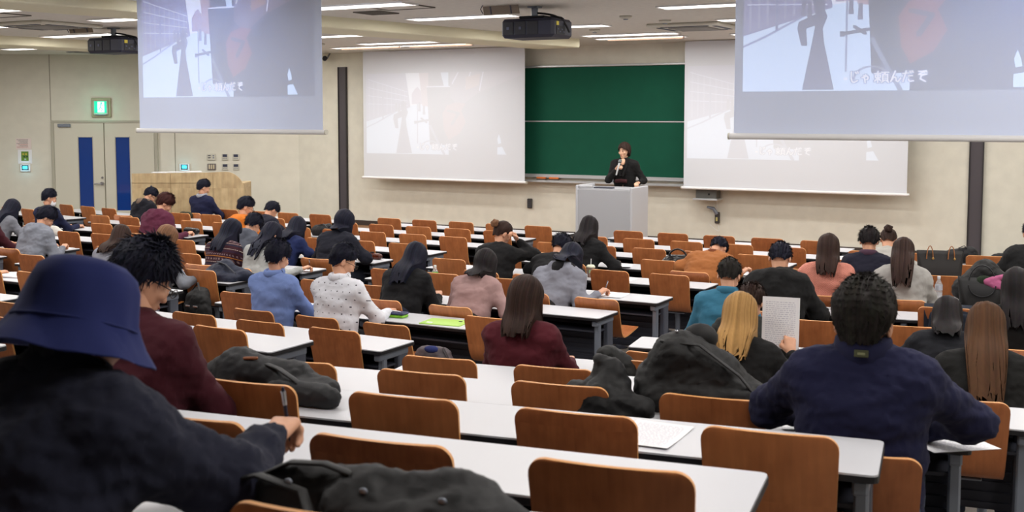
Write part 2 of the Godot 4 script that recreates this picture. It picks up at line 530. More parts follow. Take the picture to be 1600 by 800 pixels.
	for k in 14:
		var a := k / 13.0
		cab.append(Vector3(0.02 + 0.055 * sin(a * PI), -0.09 - 0.13 * sin(a * PI * 0.9), 0.04) + Vector3(-0.12 * a * a, 0.02 * a, 0))
	put(MB.new().tube(cab, [0.004], 6).done(), "cable", M.white, t)
	put(MB.new().tube([Vector3(-0.01, 0.36, 0.01), Vector3(0, 0.22, 0.012), Vector3(0.0, 0.10, 0.012)], [0.004], 6).done(), "cable", M.white, t)
	# camera under the ceiling
	t = thing("security_camera", "small dark security camera high at the left of front wall", "camera", Vector3(-13.52, 3.40, -17.2))
	put(MB.new().tube([Vector3(0, 0, -0.1), Vector3(0, 0, 0.10)], [0.045], 14).done(), "housing", M.projectordark, t, Transform3D(Basis(Vector3.UP, 0.7), Vector3.ZERO))
	put(MB.new().tube([Vector3(0.03, 0.1, -0.12), Vector3(0.03, 0, -0.03)], [0.014], 8).done(), "bracket", M.steel, t)

# ------------------------------------------------------------------ left wall: doors, sign, notices, panels, counter
func build_left_wall_items() -> void:
	var turn := deg_to_rad(29.0)
	# double door
	var root := Node3D.new()
	root.name = "door_1"; add_child(root)
	root.set_meta("kind", "structure")
	root.position = on_left(3.72, 0.0, 0.0)
	root.rotation.y = turn
	var cream := mat("door", Color(0.83, 0.82, 0.76), 0.5)
	var frame := mat("doorframe", Color(0.70, 0.69, 0.63), 0.5)
	for s in [-1, 1]: put(MB.new().bevel(Vector3(s * 0.99, 1.1, 0.03), Vector3(0.06, 2.2, 0.08), 0.008).done(), "jamb", frame, root)
	put(MB.new().bevel(Vector3(0, 2.22, 0.03), Vector3(2.04, 0.05, 0.08), 0.008).done(), "lintel", frame, root)
	for s in [-1, 1]:
		var pane_x: float = -0.36 if s < 0 else 0.35
		var leaf := MB.new()
		var x0: float = min(s * 0.01, s * 0.955); var x1: float = max(s * 0.01, s * 0.955)
		leaf.box(Vector3((x0 + pane_x - 0.14) / 2, 1.1, 0.035), Vector3(pane_x - 0.14 - x0, 2.19, 0.045))
		leaf.box(Vector3((x1 + pane_x + 0.14) / 2, 1.1, 0.035), Vector3(x1 - pane_x - 0.14, 2.19, 0.045))
		leaf.box(Vector3(pane_x, 2.06, 0.035), Vector3(0.28, 0.27, 0.045))
		leaf.box(Vector3(pane_x, 0.26, 0.035), Vector3(0.28, 0.51, 0.045))
		var lf := put(leaf.done(), "door_leaf", cream, root)
		put(MB.new().box(Vector3(pane_x, 1.22, 0.03), Vector3(0.29, 1.42, 0.012)).done(), "pane", M.glassblue, lf)
		for q in [-1, 1]: put(MB.new().box(Vector3(pane_x + q * 0.14, 1.22, 0.055), Vector3(0.014, 1.44, 0.012)).done(), "bead", frame, lf)
		if s < 0:
			put(MB.new().tube([Vector3(-0.05, 1.04, 0.06), Vector3(-0.05, 1.04, 0.12)], [0.03], 14).done(), "handle", M.chrome, lf)
			put(MB.new().tube([Vector3(-0.05, 1.04, 0.11), Vector3(-0.19, 1.03, 0.11)], [0.013], 10).done(), "handle", M.chrome, lf)
			put(MB.new().tube([Vector3(-0.05, 1.15, 0.05), Vector3(-0.05, 1.15, 0.075)], [0.022], 14).done(), "lock", M.chrome, lf)
			put(MB.new().bevel(Vector3(-0.75, 2.15, 0.08), Vector3(0.24, 0.06, 0.05), 0.008).done(), "door_closer", M.steel, lf)
	# exit sign
	var t := thing("exit_sign", "lit green and white running-man exit sign above the double door", "exit sign", on_left(3.77, 2.49, 0.0), turn)
	put(MB.new().bevel(Vector3(0, 0, 0.02), Vector3(0.37, 0.37, 0.04), 0.008).done(), "surround", mat("signbox", Color(0.68, 0.66, 0.55), 0.6), t)
	put(MB.new().bevel(Vector3(0, 0.0, 0.05), Vector3(0.27, 0.27, 0.04), 0.008).done(), "frame", M.offwhite, t)
	var gl := mat("exitgreen", Color(0.05, 0.65, 0.52), 0.5, {"glow": Color(0.05, 0.80, 0.62), "power": 0.5})
	var wl := mat("exitwhite", Color(0.9, 1, 0.95), 0.5, {"glow": Color(0.85, 1.0, 0.95), "power": 0.42})
	var lf2 := put(MB.new().box(Vector3(0, 0.01, 0.071), Vector3(0.235, 0.225, 0.006)).done(), "lit_face", gl, t)
	put(MB.new().box(Vector3(0.012, 0.01, 0.0745), Vector3(0.13, 0.205, 0.004)).done(), "doorway_mark", wl, lf2)
	var man := MB.new()
	man.ball(Vector3(0.02, 0.085, 0.079), Vector3(0.015, 0.016, 0.004), 10)
	for sgm in [[0.015, 0.065, 0.0, 0.01, 0.013], [0.015, 0.06, 0.05, 0.035, 0.009], [0.012, 0.058, -0.035, 0.045, 0.009], [0.0, 0.01, 0.035, -0.025, 0.011], [0.035, -0.025, 0.02, -0.07, 0.009], [0.0, 0.01, -0.02, -0.035, 0.011], [-0.02, -0.035, -0.055, -0.05, 0.009]]:
		man.tube([Vector3(sgm[0], sgm[1], 0.078), Vector3(sgm[2], sgm[3], 0.078)], [sgm[4]], 8, true, 0.3)
	put(man.done(), "running_figure", gl, lf2)
	put(MB.new().box(Vector3(0, -0.135, 0.075), Vector3(0.2, 0.02, 0.01)).done(), "lower_lip", M.steel, t)
	var l := OmniLight3D.new()
	l.name = "light"; l.light_color = Color(0.4, 1.0, 0.85); l.light_energy = 0.03; l.light_size = 0.1; l.omni_range = 20.0; l.shadow_enabled = true
	t.add_child(l); l.position = Vector3(0, 0, 0.16)
	# notices left of the door
	t = thing("printed_notice", "white printed notice taped above the green flyer, left of the door", "notice", on_left(5.29, 1.795, 0.0), turn)
	put(MB.new().box(Vector3(0, 0, 0.004), Vector3(0.30, 0.21, 0.004)).done(), "sheet", mat("pinkpaper", Color(0.90, 0.85, 0.83), 0.8), t)
	var ink := mat("ink", Color(0.36, 0.34, 0.36), 0.9)
	for k in 7:
		put(MB.new().box(Vector3(-0.02 + 0.012 * (k % 3), 0.082 - 0.024 * k, 0.007), Vector3(0.22 - 0.03 * (k % 3), 0.007, 0.001)).done(), "text_line", mat("redink", Color(0.72, 0.35, 0.33), 0.9) if k in [4, 6] else ink, t)
	t = thing("green_flyer", "small green picture flyer on white sheet left of the door", "flyer", on_left(5.27, 1.55, 0.0), turn)
	put(MB.new().box(Vector3(0, 0, 0.004), Vector3(0.27, 0.27, 0.003)).done(), "backing_sheet", M.paper, t)
	put(MB.new().box(Vector3(-0.0, 0.01, 0.007), Vector3(0.14, 0.18, 0.003)).done(), "picture", mat("flyergreen", Color(0.42, 0.56, 0.22), 0.7), t)
	for k in 5:
		put(MB.new().box(Vector3(-0.03 + 0.018 * k, 0.05 - 0.05 * (k % 3), 0.0095), Vector3(0.035, 0.03, 0.002)).done(), "print_patch", mat("flyer%d" % (k % 3), [Color(0.80, 0.72, 0.30), Color(0.20, 0.30, 0.20), Color(0.72, 0.78, 0.74)][k % 3], 0.7), t)
	# small lit control panels and switches
	lit_panel("wall_control_panel", "white control panel with lit blue screen left of the door", on_left(5.26, 1.335), turn)
	lit_panel("wall_control_panel", "white control panel with lit blue screen above the wooden counter", on_left(2.20, 1.345), turn)
	var spots := [[1.68, 1.545, "white audio wall plate, upper left of the six plates above the counter", 0], [1.42, 1.545, "thermostat with grey display, upper middle of the six plates above counter", 1], [1.21, 1.545, "thermostat with grey display, upper right of the six plates above counter", 1], [1.68, 1.355, "three rocker light switches in grey plate above the wooden counter", 2], [1.42, 1.355, "thermostat with grey display, lower middle of the six plates above counter", 1], [1.21, 1.355, "thermostat with grey display, lower right of the six plates above counter", 1]]
	for s in spots:
		t = thing(["audio_plate", "thermostat", "light_switch"][s[3]], s[2], ["wall plate", "thermostat", "light switch"][s[3]], on_left(s[0], s[1], 0.0), turn, "control plates above the counter")
		put(MB.new().bevel(Vector3(0, 0, 0.012), Vector3(0.16 if s[3] != 1 else 0.12, 0.125, 0.024), 0.006).done(), "plate", M.offwhite if s[3] != 2 else mat("switchgrey", Color(0.45, 0.42, 0.42), 0.6), t)
		if s[3] == 1:
			put(MB.new().box(Vector3(0, 0.025, 0.026), Vector3(0.085, 0.05, 0.005)).done(), "display", mat("lcd", Color(0.22, 0.24, 0.33), 0.3), t)
			for k in 3: put(MB.new().bevel(Vector3(-0.03 + 0.03 * k, -0.03, 0.026), Vector3(0.018, 0.012, 0.008), 0.002).done(), "button", M.steel, t)
		elif s[3] == 2:
			for k in 3: put(MB.new().bevel(Vector3(-0.042 + 0.042 * k, 0, 0.027), Vector3(0.026, 0.085, 0.014), 0.004).done(), "rocker", mat("rocker", Color(0.83, 0.78, 0.66), 0.5), t)
		else:
			for k in 2: put(MB.new().bevel(Vector3(-0.04, 0.025 - 0.04 * k, 0.026), Vector3(0.05, 0.016, 0.008), 0.003).done(), "slot", M.panel, t)
			for k in 2: put(MB.new().bevel(Vector3(0.04, 0.025 - 0.04 * k, 0.026), Vector3(0.03, 0.024, 0.008), 0.003).done(), "button", M.steel, t)
	# wooden counter in front of the left wall
	t = thing("wooden_counter", "pale birch reception counter with one rounded corner, by the left wall", "counter", on_left(1.40, 0.0, 2.6), turn)
	var pl := PackedVector2Array([Vector2(-0.96, 0), Vector2(0.95, 0)])
	for k in 9:
		var a := PI / 2 * k / 8.0
		pl.append(Vector2(0.63 + 0.32 * cos(a), 1.05 + 0.34 * sin(a)))
	pl.append(Vector2(0.30, 1.375)); pl.append(Vector2(-0.96, 1.36))
	var xf := Transform3D(Basis(Vector3.RIGHT, Vector3(0, 0, 1), Vector3(0, 1, 0)), Vector3.ZERO)
	put(MB.new().prism(pl, 0.0, 0.03, xf).done(), "front_board", M.birch, t)
	put(MB.new().bevel(Vector3(0.0, 0.6, -0.30), Vector3(1.86, 1.2, 0.56), 0.01).done(), "body", M.birch, t)
	for x in [-0.30, 0.42]: put(MB.new().box(Vector3(x, 0.68, 0.033), Vector3(0.006, 1.34, 0.003)).done(), "seam", mat("seam", Color(0.55, 0.47, 0.34), 0.7), t)
	for x in [[-0.63, 0.66], [0.05, 0.7]]: put(MB.new().box(Vector3(x[0], 1.20, 0.033), Vector3(x[1], 0.006, 0.003)).done(), "seam", M.seam, t)
	for x in [-0.63, 0.26]: put(MB.new().ball(Vector3(x, 1.14, 0.035), Vector3(0.02, 0.02, 0.014), 10).done(), "lock", M.panel, t)
	t = thing("loose_papers", "few loose papers along the top of the wooden counter", "papers", on_left(1.62, 1.36, 2.45), turn)
	for k in 3: put(MB.new().box(Vector3(-0.3 + 0.28 * k, 0.012 + 0.006 * k, 0), Vector3(0.26, 0.012, 0.2), Basis(Vector3.UP, 0.2 * k)).done(), "sheet", M.paper, t)

func lit_panel(n: String, label: String, at: Vector3, turn: float) -> void:
	var t := thing(n, label, "control panel", at, turn, "lit wall control panels")
	put(MB.new().bevel(Vector3(0, 0, 0.018), Vector3(0.20, 0.145, 0.036), 0.01).done(), "case", M.white, t)
	put(MB.new().box(Vector3(0, 0.005, 0.037), Vector3(0.13, 0.095, 0.004)).done(), "bezel", M.black, t)
	put(MB.new().box(Vector3(0, 0.008, 0.040), Vector3(0.095, 0.06, 0.003)).done(), "screen", mat("lcdlit", Color(0.25, 0.7, 0.8), 0.3, {"glow": Color(0.35, 0.88, 0.95), "power": 0.45}), t)
	for k in 2: put(MB.new().ball(Vector3(-0.06 + 0.12 * k, 0.061, 0.037), Vector3(0.006, 0.006, 0.004), 8).done(), "indicator", M.steel, t)
	var l := OmniLight3D.new()
	l.name = "light"; l.light_color = Color(0.5, 0.9, 1.0); l.light_energy = 0.008; l.light_size = 0.04; l.omni_range = 20.0; l.shadow_enabled = true
	t.add_child(l); l.position = Vector3(0, 0, 0.09)

# ------------------------------------------------------------------ projection screens
func fill_poly(im: Image, pts: Array, col: Color) -> void:
	var w := im.get_width(); var h := im.get_height()
	var y0 := h; var y1 := 0
	for p in pts:
		y0 = min(y0, int(p[1] * h)); y1 = max(y1, int(p[1] * h))
	for y in range(max(y0, 0), min(y1 + 1, h)):
		var xs := []
		for k in pts.size():
			var a: Array = pts[k]; var b: Array = pts[(k + 1) % pts.size()]
			var ya: float = a[1] * h; var yb: float = b[1] * h
			if (ya <= y) != (yb <= y): xs.append((a[0] + (y - ya) / (yb - ya) * (b[0] - a[0])) * w)
		xs.sort()
		for k in range(0, xs.size() - 1, 2):
			var x0 := int(clampf(xs[k], 0, w)); var x1 := int(clampf(xs[k + 1], 0, w))
			if x1 > x0: im.fill_rect(Rect2i(x0, y, x1 - x0, 1), col)

func stroke(im: Image, pts: Array, r: int, col: Color) -> void:
	for k in pts.size() - 1:
		var a := Vector2(pts[k][0], pts[k][1]); var b := Vector2(pts[k + 1][0], pts[k + 1][1])
		var n := int(a.distance_to(b)) + 1
		for q in n + 1:
			var p := a.lerp(b, float(q) / n)
			im.fill_rect(Rect2i(int(p.x) - r, int(p.y) - r, 2 * r + 1, 2 * r + 1), col)

func film_frame() -> Image:
	var im := Image.create(768, 432, false, Image.FORMAT_RGB8)
	var g := func(v, warm := 0.0): return Color(v + warm, v, v - warm)
	im.fill(Color(0.03, 0.035, 0.05))
	fill_poly(im, [[0, 0], [.55, 0], [.55, 1], [0, 1]], Color(0.80, 0.88, 0.97))                       # snow street
	fill_poly(im, [[0, 0], [.27, 0], [.30, .30], [.30, .42], [0, .60]], Color(0.46, 0.44, 0.58))         # houses, left side
	for k in 9:
		var x := 0.02 + 0.03 * k
		fill_poly(im, [[x, .06 + .02 * k], [x + .008, .06 + .02 * k], [x + .008, .56 - .02 * k], [x, .57 - .02 * k]], Color(0.58, 0.57, 0.68))
	for k in 4: stroke(im, [[10, 30 + 44 * k], [215, 100 + 24 * k]], 1, Color(0.82, 0.84, 0.95))
	fill_poly(im, [[.27, 0], [.42, 0], [.40, .38], [.30, .40]], Color(0.93, 0.94, 0.98))                 # white sky
	fill_poly(im, [[.31, .26], [.33, .20], [.35, .17], [.37, .22], [.38, .38], [.31, .38]], Color(0.62, 0.52, 0.60))
	fill_poly(im, [[.36, 0], [.46, 0], [.44, .42], [.38, .40]], Color(0.66, 0.52, 0.52))                 # right side houses
	stroke(im, [[0, 292], [60, 262], [170, 196]], 2, Color(0.50, 0.52, 0.66))
	stroke(im, [[88, 100], [88, 238]], 3, Color(0.40, 0.42, 0.55))
	for p in [[.20, .36], [.22, .37], [.355, .36], [.385, .40]]: fill_poly(im, [[p[0], p[1]], [p[0] + .012, p[1]], [p[0] + .014, p[1] + .11], [p[0] - .003, p[1] + .11]], Color(0.35, 0.34, 0.42))
	# dark crate and the dark mass on the right
	fill_poly(im, [[.42, 0], [.50, 0], [.52, .16], [.42, .16]], Color(0.12, 0.11, 0.15))
	fill_poly(im, [[.41, .17], [.56, .17], [.56, .88], [.43, .88]], Color(0.0, 0.0, 0.0))
	stroke(im, [[315, 74], [430, 74]], 2, Color(0.9, 0.92, 1.0))
	fill_poly(im, [[.56, 0], [1, 0], [1, .05], [.74, .25], [.62, .42], [.56, .30]], Color(0.40, 0.33, 0.38))
	for k in 3: stroke(im, [[470 + 60 * k, 0], [440 + 66 * k, 60 + 18 * k]], 2, Color(0.85, 0.85, 0.95))
	fill_poly(im, [[.66, .06], [.75, .02], [.74, .16], [.66, .22]], Color(0.62, 0.45, 0.36))
	fill_poly(im, [[.51, .50], [.54, .40], [.60, .36], [.66, .38], [.63, .46], [.66, .60], [.62, .74], [.55, .82], [.52, .70]], Color(0.50, 0.22, 0.13))
	stroke(im, [[420, 200], [470, 215], [440, 270]], 5, Color(0.03, 0.03, 0.05))
	# the standing figure in the long coat
	fill_poly(im, [[.235, .36], [.255, .34], [.275, .37], [.275, .43], [.285, .48], [.27, .56], [.275, .66], [.31, .99], [.205, .99], [.235, .66], [.245, .54], [.215, .56], [.22, .68], [.20, .68], [.185, .56], [.19, .51], [.245, .46]], Color(0.28, 0.28, 0.38))
	# camera rig
	stroke(im, [[266, 165], [266, 372]], 2, Color(0.50, 0.52, 0.62))
	stroke(im, [[256, 262], [320, 250]], 4, Color(0.16, 0.16, 0.22)); stroke(im, [[285, 240], [312, 262]], 3, Color(0.16, 0.16, 0.22))
	im.fill_rect(Rect2i(250, 254, 12, 16), Color(0.2, 0.2, 0.28))
	stroke(im, [[330, 280], [372, 372], [400, 430]], 4, Color(0.42, 0.46, 0.55))
	for k in 14:
		var a := PI + PI * k / 13.0; var b := PI + PI * (k + 1) / 13.0
		stroke(im, [[330 + 44 * cos(a), 400 + 40 * sin(a)], [330 + 44 * cos(b), 400 + 40 * sin(b)]], 2, Color(0.50, 0.52, 0.62))
	fill_poly(im, [[.855, .80], [.865, .74], [.875, .80], [.88, .85], [.86, .86]], Color(0.8, 0.9, 1.0))
	fill_poly(im, [[.855, .90], [.885, .89], [.91, .985], [.855, .985]], Color(0.8, 0.9, 1.0))
	# subtitle
	var dk := [[.62, .08, .70, .2], [.77, .03, .85, .15]]
	var glyphs := [
		[[[.3, .05], [.28, .6], [.35, .85], [.55, .92], [.8, .75]]],
		[[[.2, .55], [.5, .45], [.75, .42], [.85, .55], [.75, .7], [.6, .7]], [[.4, .35], [.55, .95]], [[.55, .3], [.65, .42]]],
		[],
		[[[.05, .2], [.45, .2]], [[.1, .35], [.1, .55], [.42, .55], [.42, .35], [.1, .35]], [[.26, .05], [.26, .95]], [[.25, .58], [.05, .85]], [[.28, .58], [.46, .82]], [[.52, .12], [.98, .12]], [[.6, .28], [.6, .75], [.92, .75], [.92, .28], [.6, .28]], [[.6, .44], [.92, .44]], [[.6, .6], [.92, .6]], [[.68, .78], [.52, .95]], [[.84, .78], [.98, .95]], [[.75, .12], [.7, .27]]],
		[[[.5, .05], [.15, .9], [.4, .5], [.55, .55], [.6, .85], [.75, .9], [.95, .6]]],
		[[[.1, .25], [.55, .2]], [[.35, .05], [.12, .9]], [[.5, .45], [.8, .42]], [[.5, .7], [.6, .88], [.88, .85]]],
		[[[.25, .1], [.7, .08], [.25, .35], [.85, .32]], [[.85, .32], [.45, .45], [.4, .7], [.75, .9]]]]
	var x := 272.0
	for k in glyphs.size():
		var wide: float = [30, 24, 10, 36, 30, 32, 32][k]
		var ss: Array = glyphs[k].duplicate()
		if k in [0, 5, 6]:
			for q in dk: ss.append([[q[0], q[1]], [q[2], q[3]]])
		for shade in 2:
			for st in ss:
				var pp := []
				for p in st: pp.append([x + p[0] * wide * 1.0, 374 + p[1] * 36])
				stroke(im, pp, 3 if shade == 0 else 1, Color(0.40, 0.43, 0.55) if shade == 0 else Color(1, 1, 1))
		x += wide
	im.fill_rect(Rect2i(262, 392, 9, 8), Color(1, 1, 1))
	return im

func build_screens() -> void:
	var tex := ImageTexture.create_from_image(film_frame())
	var weave := mat("screenfabric", Color(0.845, 0.86, 0.885), 0.9)
	var thin := mat("thinscreen", Color(0.93, 0.95, 0.99), 0.9)
	thin.backlight_enabled = true
	thin.backlight = Color(0.72, 0.76, 0.84)
	var lit := []
	for k in 2:
		var m := StandardMaterial3D.new()
		m.albedo_color = Color(0.93, 0.95, 0.99) if k == 1 else Color(0.845, 0.86, 0.885); m.roughness = 0.9
		m.emission_enabled = true; m.emission = Color(1, 1, 1); m.emission_texture = tex; m.emission_operator = BaseMaterial3D.EMISSION_OP_MULTIPLY
		if k == 1:
			m.backlight_enabled = true; m.backlight = Color(0.72, 0.76, 0.84)
		m.emission_energy_multiplier = [0.13, 0.36][k]
		lit.append(m)
	var defs := [
		[-10.87, -17.05, 3.33, 1.23, Rect2(-12.47, 1.66, 3.2, 1.43), 0, "wide projection screen on the front wall, left of the chalkboard"],
		[-4.70, -17.05, 3.36, 1.23, Rect2(-6.33, 1.68, 3.2, 1.43), 0, "wide projection screen on the front wall, right of the chalkboard"],
		[-7.335, -7.9, 2.19, 2.225, Rect2(-8.37, 2.525, 2.05, 0.965), 1, "smaller screen hanging from the ceiling in the left half, showing a snowy street"],
		[-1.49, -7.9, 2.19, 2.225, Rect2(-2.525, 2.525, 2.05, 0.965), 1, "smaller screen hanging from the ceiling at the upper right of the room"]]
	for d in defs:
		var t := thing("projection_screen", d[6], "screen", Vector3(d[0], 0, d[1]), 0, "pull-down projection screens")
		var top := CEIL - 0.01
		var h: float = top - d[3]
		var fb := put(MB.new().box(Vector3(0, d[3] + h / 2, 0), Vector3(d[2], h, 0.004)).done(), "fabric", [weave, thin][d[5]], t)
		var r: Rect2 = d[4]
		var pm := MB.new()
		pm.grid([[Vector3(r.position.x - d[0], r.end.y, 0.0035), Vector3(r.end.x - d[0], r.end.y, 0.0035)], [Vector3(r.position.x - d[0], r.position.y, 0.0035), Vector3(r.end.x - d[0], r.position.y, 0.0035)]])
		put(pm.done(), "projected_picture", lit[d[5]], fb)
		put(MB.new().tube([Vector3(-d[2] / 2 - 0.03, d[3] - 0.012, 0.0), Vector3(d[2] / 2 + 0.03, d[3] - 0.012, 0.0)], [0.022], 14).done(), "bottom_bar", M.white, t)
		for s in [-1, 1]: put(MB.new().tube([Vector3(s * (d[2] / 2 + 0.028), d[3] - 0.012, 0), Vector3(s * (d[2] / 2 + 0.04), d[3] - 0.012, 0)], [0.024], 14).done(), "end_cap", M.offwhite, t)
		if d[5] == 1: put(MB.new().bevel(Vector3(0, CEIL - 0.03, -0.02), Vector3(d[2] + 0.2, 0.055, 0.12), 0.01).done(), "roller_case", M.white, t)

# ------------------------------------------------------------------ projectors, air conditioners and small ceiling things
func build_ceiling_things() -> void:
	for k in 2:
		var t := thing("ceiling_projector", ["dark ceiling projector above the middle seats, left of the chalkboard's centre", "dark ceiling projector partly hidden by the hanging left screen"][k], "projector", Vector3([-5.74, -12.02][k], CEIL, -10.9), 0, "ceiling projectors")
		t.rotation.y = 0.0
		put(MB.new().bevel(Vector3(0, -0.235, 0), Vector3(0.62, 0.20, 0.46), 0.03).done(), "body", M.projector, t)
		put(MB.new().tube([Vector3(0, 0, 0.05), Vector3(0, -0.10, 0.05)], [0.035], 12).done(), "pole", M.steel, t)
		put(MB.new().bevel(Vector3(0, -0.008, 0.05), Vector3(0.12, 0.016, 0.12), 0.005).done(), "ceiling_plate", M.steel, t)
		put(MB.new().bevel(Vector3(0, -0.115, 0.03), Vector3(0.30, 0.025, 0.20), 0.008).done(), "mount", M.projectordark, t)
		for s in [-1, 1]: put(MB.new().tube([Vector3(s * 0.13, -0.10, -0.06), Vector3(s * 0.24, -0.125, -0.10), Vector3(s * 0.26, -0.14, -0.10)], [0.018], 8).done(), "mount_arm", M.projectordark, t)
		for q in 3: put(MB.new().bevel(Vector3(-0.22 + 0.145 * q, -0.235, 0.232), Vector3(0.125, 0.14, 0.012), 0.004).done(), "grille", M.projectordark, t)
		for q in 2:
			put(MB.new().bevel(Vector3(-0.22 + 0.145 * q, -0.235, 0.24), Vector3(0.03, 0.03, 0.006), 0.002).done(), "fan_hub", mat("hub", Color(0.30, 0.32, 0.42), 0.6), t)
		put(MB.new().box(Vector3(0.312, -0.19, 0.13), Vector3(0.004, 0.04, 0.05)).done(), "warning_label", mat("yellow", Color(0.85, 0.78, 0.25), 0.6), t)
		var sp := put(MB.new().bevel(Vector3(0.312, -0.26, 0.06), Vector3(0.006, 0.09, 0.20), 0.002).done(), "socket_panel", M.projectordark, t)
		for q in 4: put(MB.new().bevel(Vector3(0.317, -0.25 - 0.025 * (q % 2), 0.13 - 0.045 * q), Vector3(0.006, 0.014, 0.028), 0.002).done(), "socket", mat("hub", Color.BLACK), sp)
		var cab := []
		for q in 12:
			var a := q / 11.0
			cab.append(Vector3(0.02 + 0.34 * a + 0.05 * sin(a * PI), -0.07 - 0.05 * a - 0.16 * a * a * a, 0.05 - 0.1 * a))
		put(MB.new().tube(cab, [0.011], 8).done(), "cable", M.black, t)
		put(MB.new().tube([Vector3(0.1, -0.235, -0.23), Vector3(0.1, -0.235, -0.27)], [0.055, 0.05], 16).done(), "lens", M.blackgloss, t)
		# access panel hanging beside the mount
		var p := thing("ceiling_hatch", ["open brownish ceiling hatch next to the right projector", "open brownish ceiling hatch next to the left projector"][k], "ceiling hatch", Vector3([-5.95, -12.0][k], CEIL, [-10.5, -10.3][k]), 0, "open ceiling hatches")
		put(MB.new().box(Vector3(0, -0.055, 0.0), Vector3(0.42, 0.09, 0.012), Basis(Vector3.RIGHT, 0.3)).done(), "flap", mat("hatch", Color(0.47, 0.42, 0.36), 0.7), p)
		for q in 2: put(MB.new().box(Vector3(-0.12 + 0.24 * q, -0.055, 0.008), Vector3(0.012, 0.085, 0.012), Basis(Vector3.RIGHT, 0.3)).done(), "rib", M.panel, p)
		put(MB.new().tube([Vector3(-0.21, 0, 0.02), Vector3(-0.235, -0.04, 0.02), Vector3(-0.21, -0.09, 0.01)], [0.005], 6).done(), "chain", M.panel, p)
	var ac := [[-5.15, -14.1, "square ceiling air conditioner near the lecturer, right of the projector"], [-12.2, -9.95, "square ceiling air conditioner left of the left projector"], [-17.6, -14.6, "square ceiling air conditioner high in the far left corner"], [-12.15, -14.4, "square ceiling air conditioner in front of the left front screen"]]
	for a in ac:
		var t := thing("air_conditioner", a[2], "air conditioner", Vector3(a[0], CEIL, a[1]), 0, "ceiling air conditioners")
		if a[0] == -17.6: t.position = Vector3(-16.4, CEIL, -14.4)
		var pn := put(MB.new().bevel(Vector3(0, -0.02, 0), Vector3(0.95, 0.045, 0.95), 0.015).done(), "panel", M.offwhite, t)
		put(MB.new().bevel(Vector3(0, -0.045, 0), Vector3(0.52, 0.02, 0.52), 0.006).done(), "intake_grille", mat("grille", Color(0.55, 0.54, 0.52), 0.7), pn)
		for k in 4:
			var b := Basis(Vector3.UP, PI / 2 * k)
			put(MB.new().bevel(b * Vector3(0, -0.043, 0.37), Vector3(0.62, 0.01, 0.06), 0.003, b).done(), "louvre", M.panel, pn)
	var vents := [[-7.62, -10.62, 0.36, "small square ceiling vent right of the hanging left screen"], [-12.9, -10.4, 0.36, "small square ceiling vent at the left"], [-7.0, -10.1, 0.60, "flush square ceiling hatch behind the front light strip"], [-11.6, -8.7, 0.60, "flush square ceiling hatch at the upper left edge"]]
	for a in vents:
		var t := thing("ceiling_vent", a[3], "ceiling vent", Vector3(a[0], CEIL, a[1]))
		var fr := MB.new()
		for s in [-1, 1]:
			fr.box(Vector3(s * a[2] / 2, -0.005, 0), Vector3(0.014, 0.014, a[2]))
			fr.box(Vector3(0, -0.005, s * a[2] / 2), Vector3(a[2], 0.014, 0.014))
		put(fr.done(), "frame", mat("ventline", Color(0.38, 0.36, 0.33), 0.7), t)
		put(MB.new().box(Vector3(0, -0.003, 0), Vector3(a[2] - 0.02, 0.006, a[2] - 0.02)).done(), "plate", M.ceiling, t)
		if a[2] < 0.5:
			for q in 5: put(MB.new().box(Vector3(0, -0.009, -0.12 + 0.06 * q), Vector3(a[2] - 0.04, 0.006, 0.012)).done(), "slat", mat("ventline", Color.BLACK), t)
	for a in [[-5.37, -12.4, "round dark smoke detector right of the middle projector"], [-5.2, -13.2, "round pale smoke detector near the air conditioner"], [-6.6, -14.2, "round ceiling speaker beside the middle projector's cable"]]:
		var t := thing("smoke_detector", a[2], "smoke detector", Vector3(a[0], CEIL, a[1]))
		put(MB.new().lathe([Vector2(0.0, 0.0), Vector2(0.075, 0.0), Vector2(0.07, -0.02), Vector2(0.045, -0.035), Vector2(0.0, -0.037)], 20).done(), "base", M.offwhite, t)
		put(MB.new().lathe([Vector2(0.03, -0.034), Vector2(0.028, -0.045), Vector2(0.0, -0.046)], 14).done(), "sensor", M.steel, t)

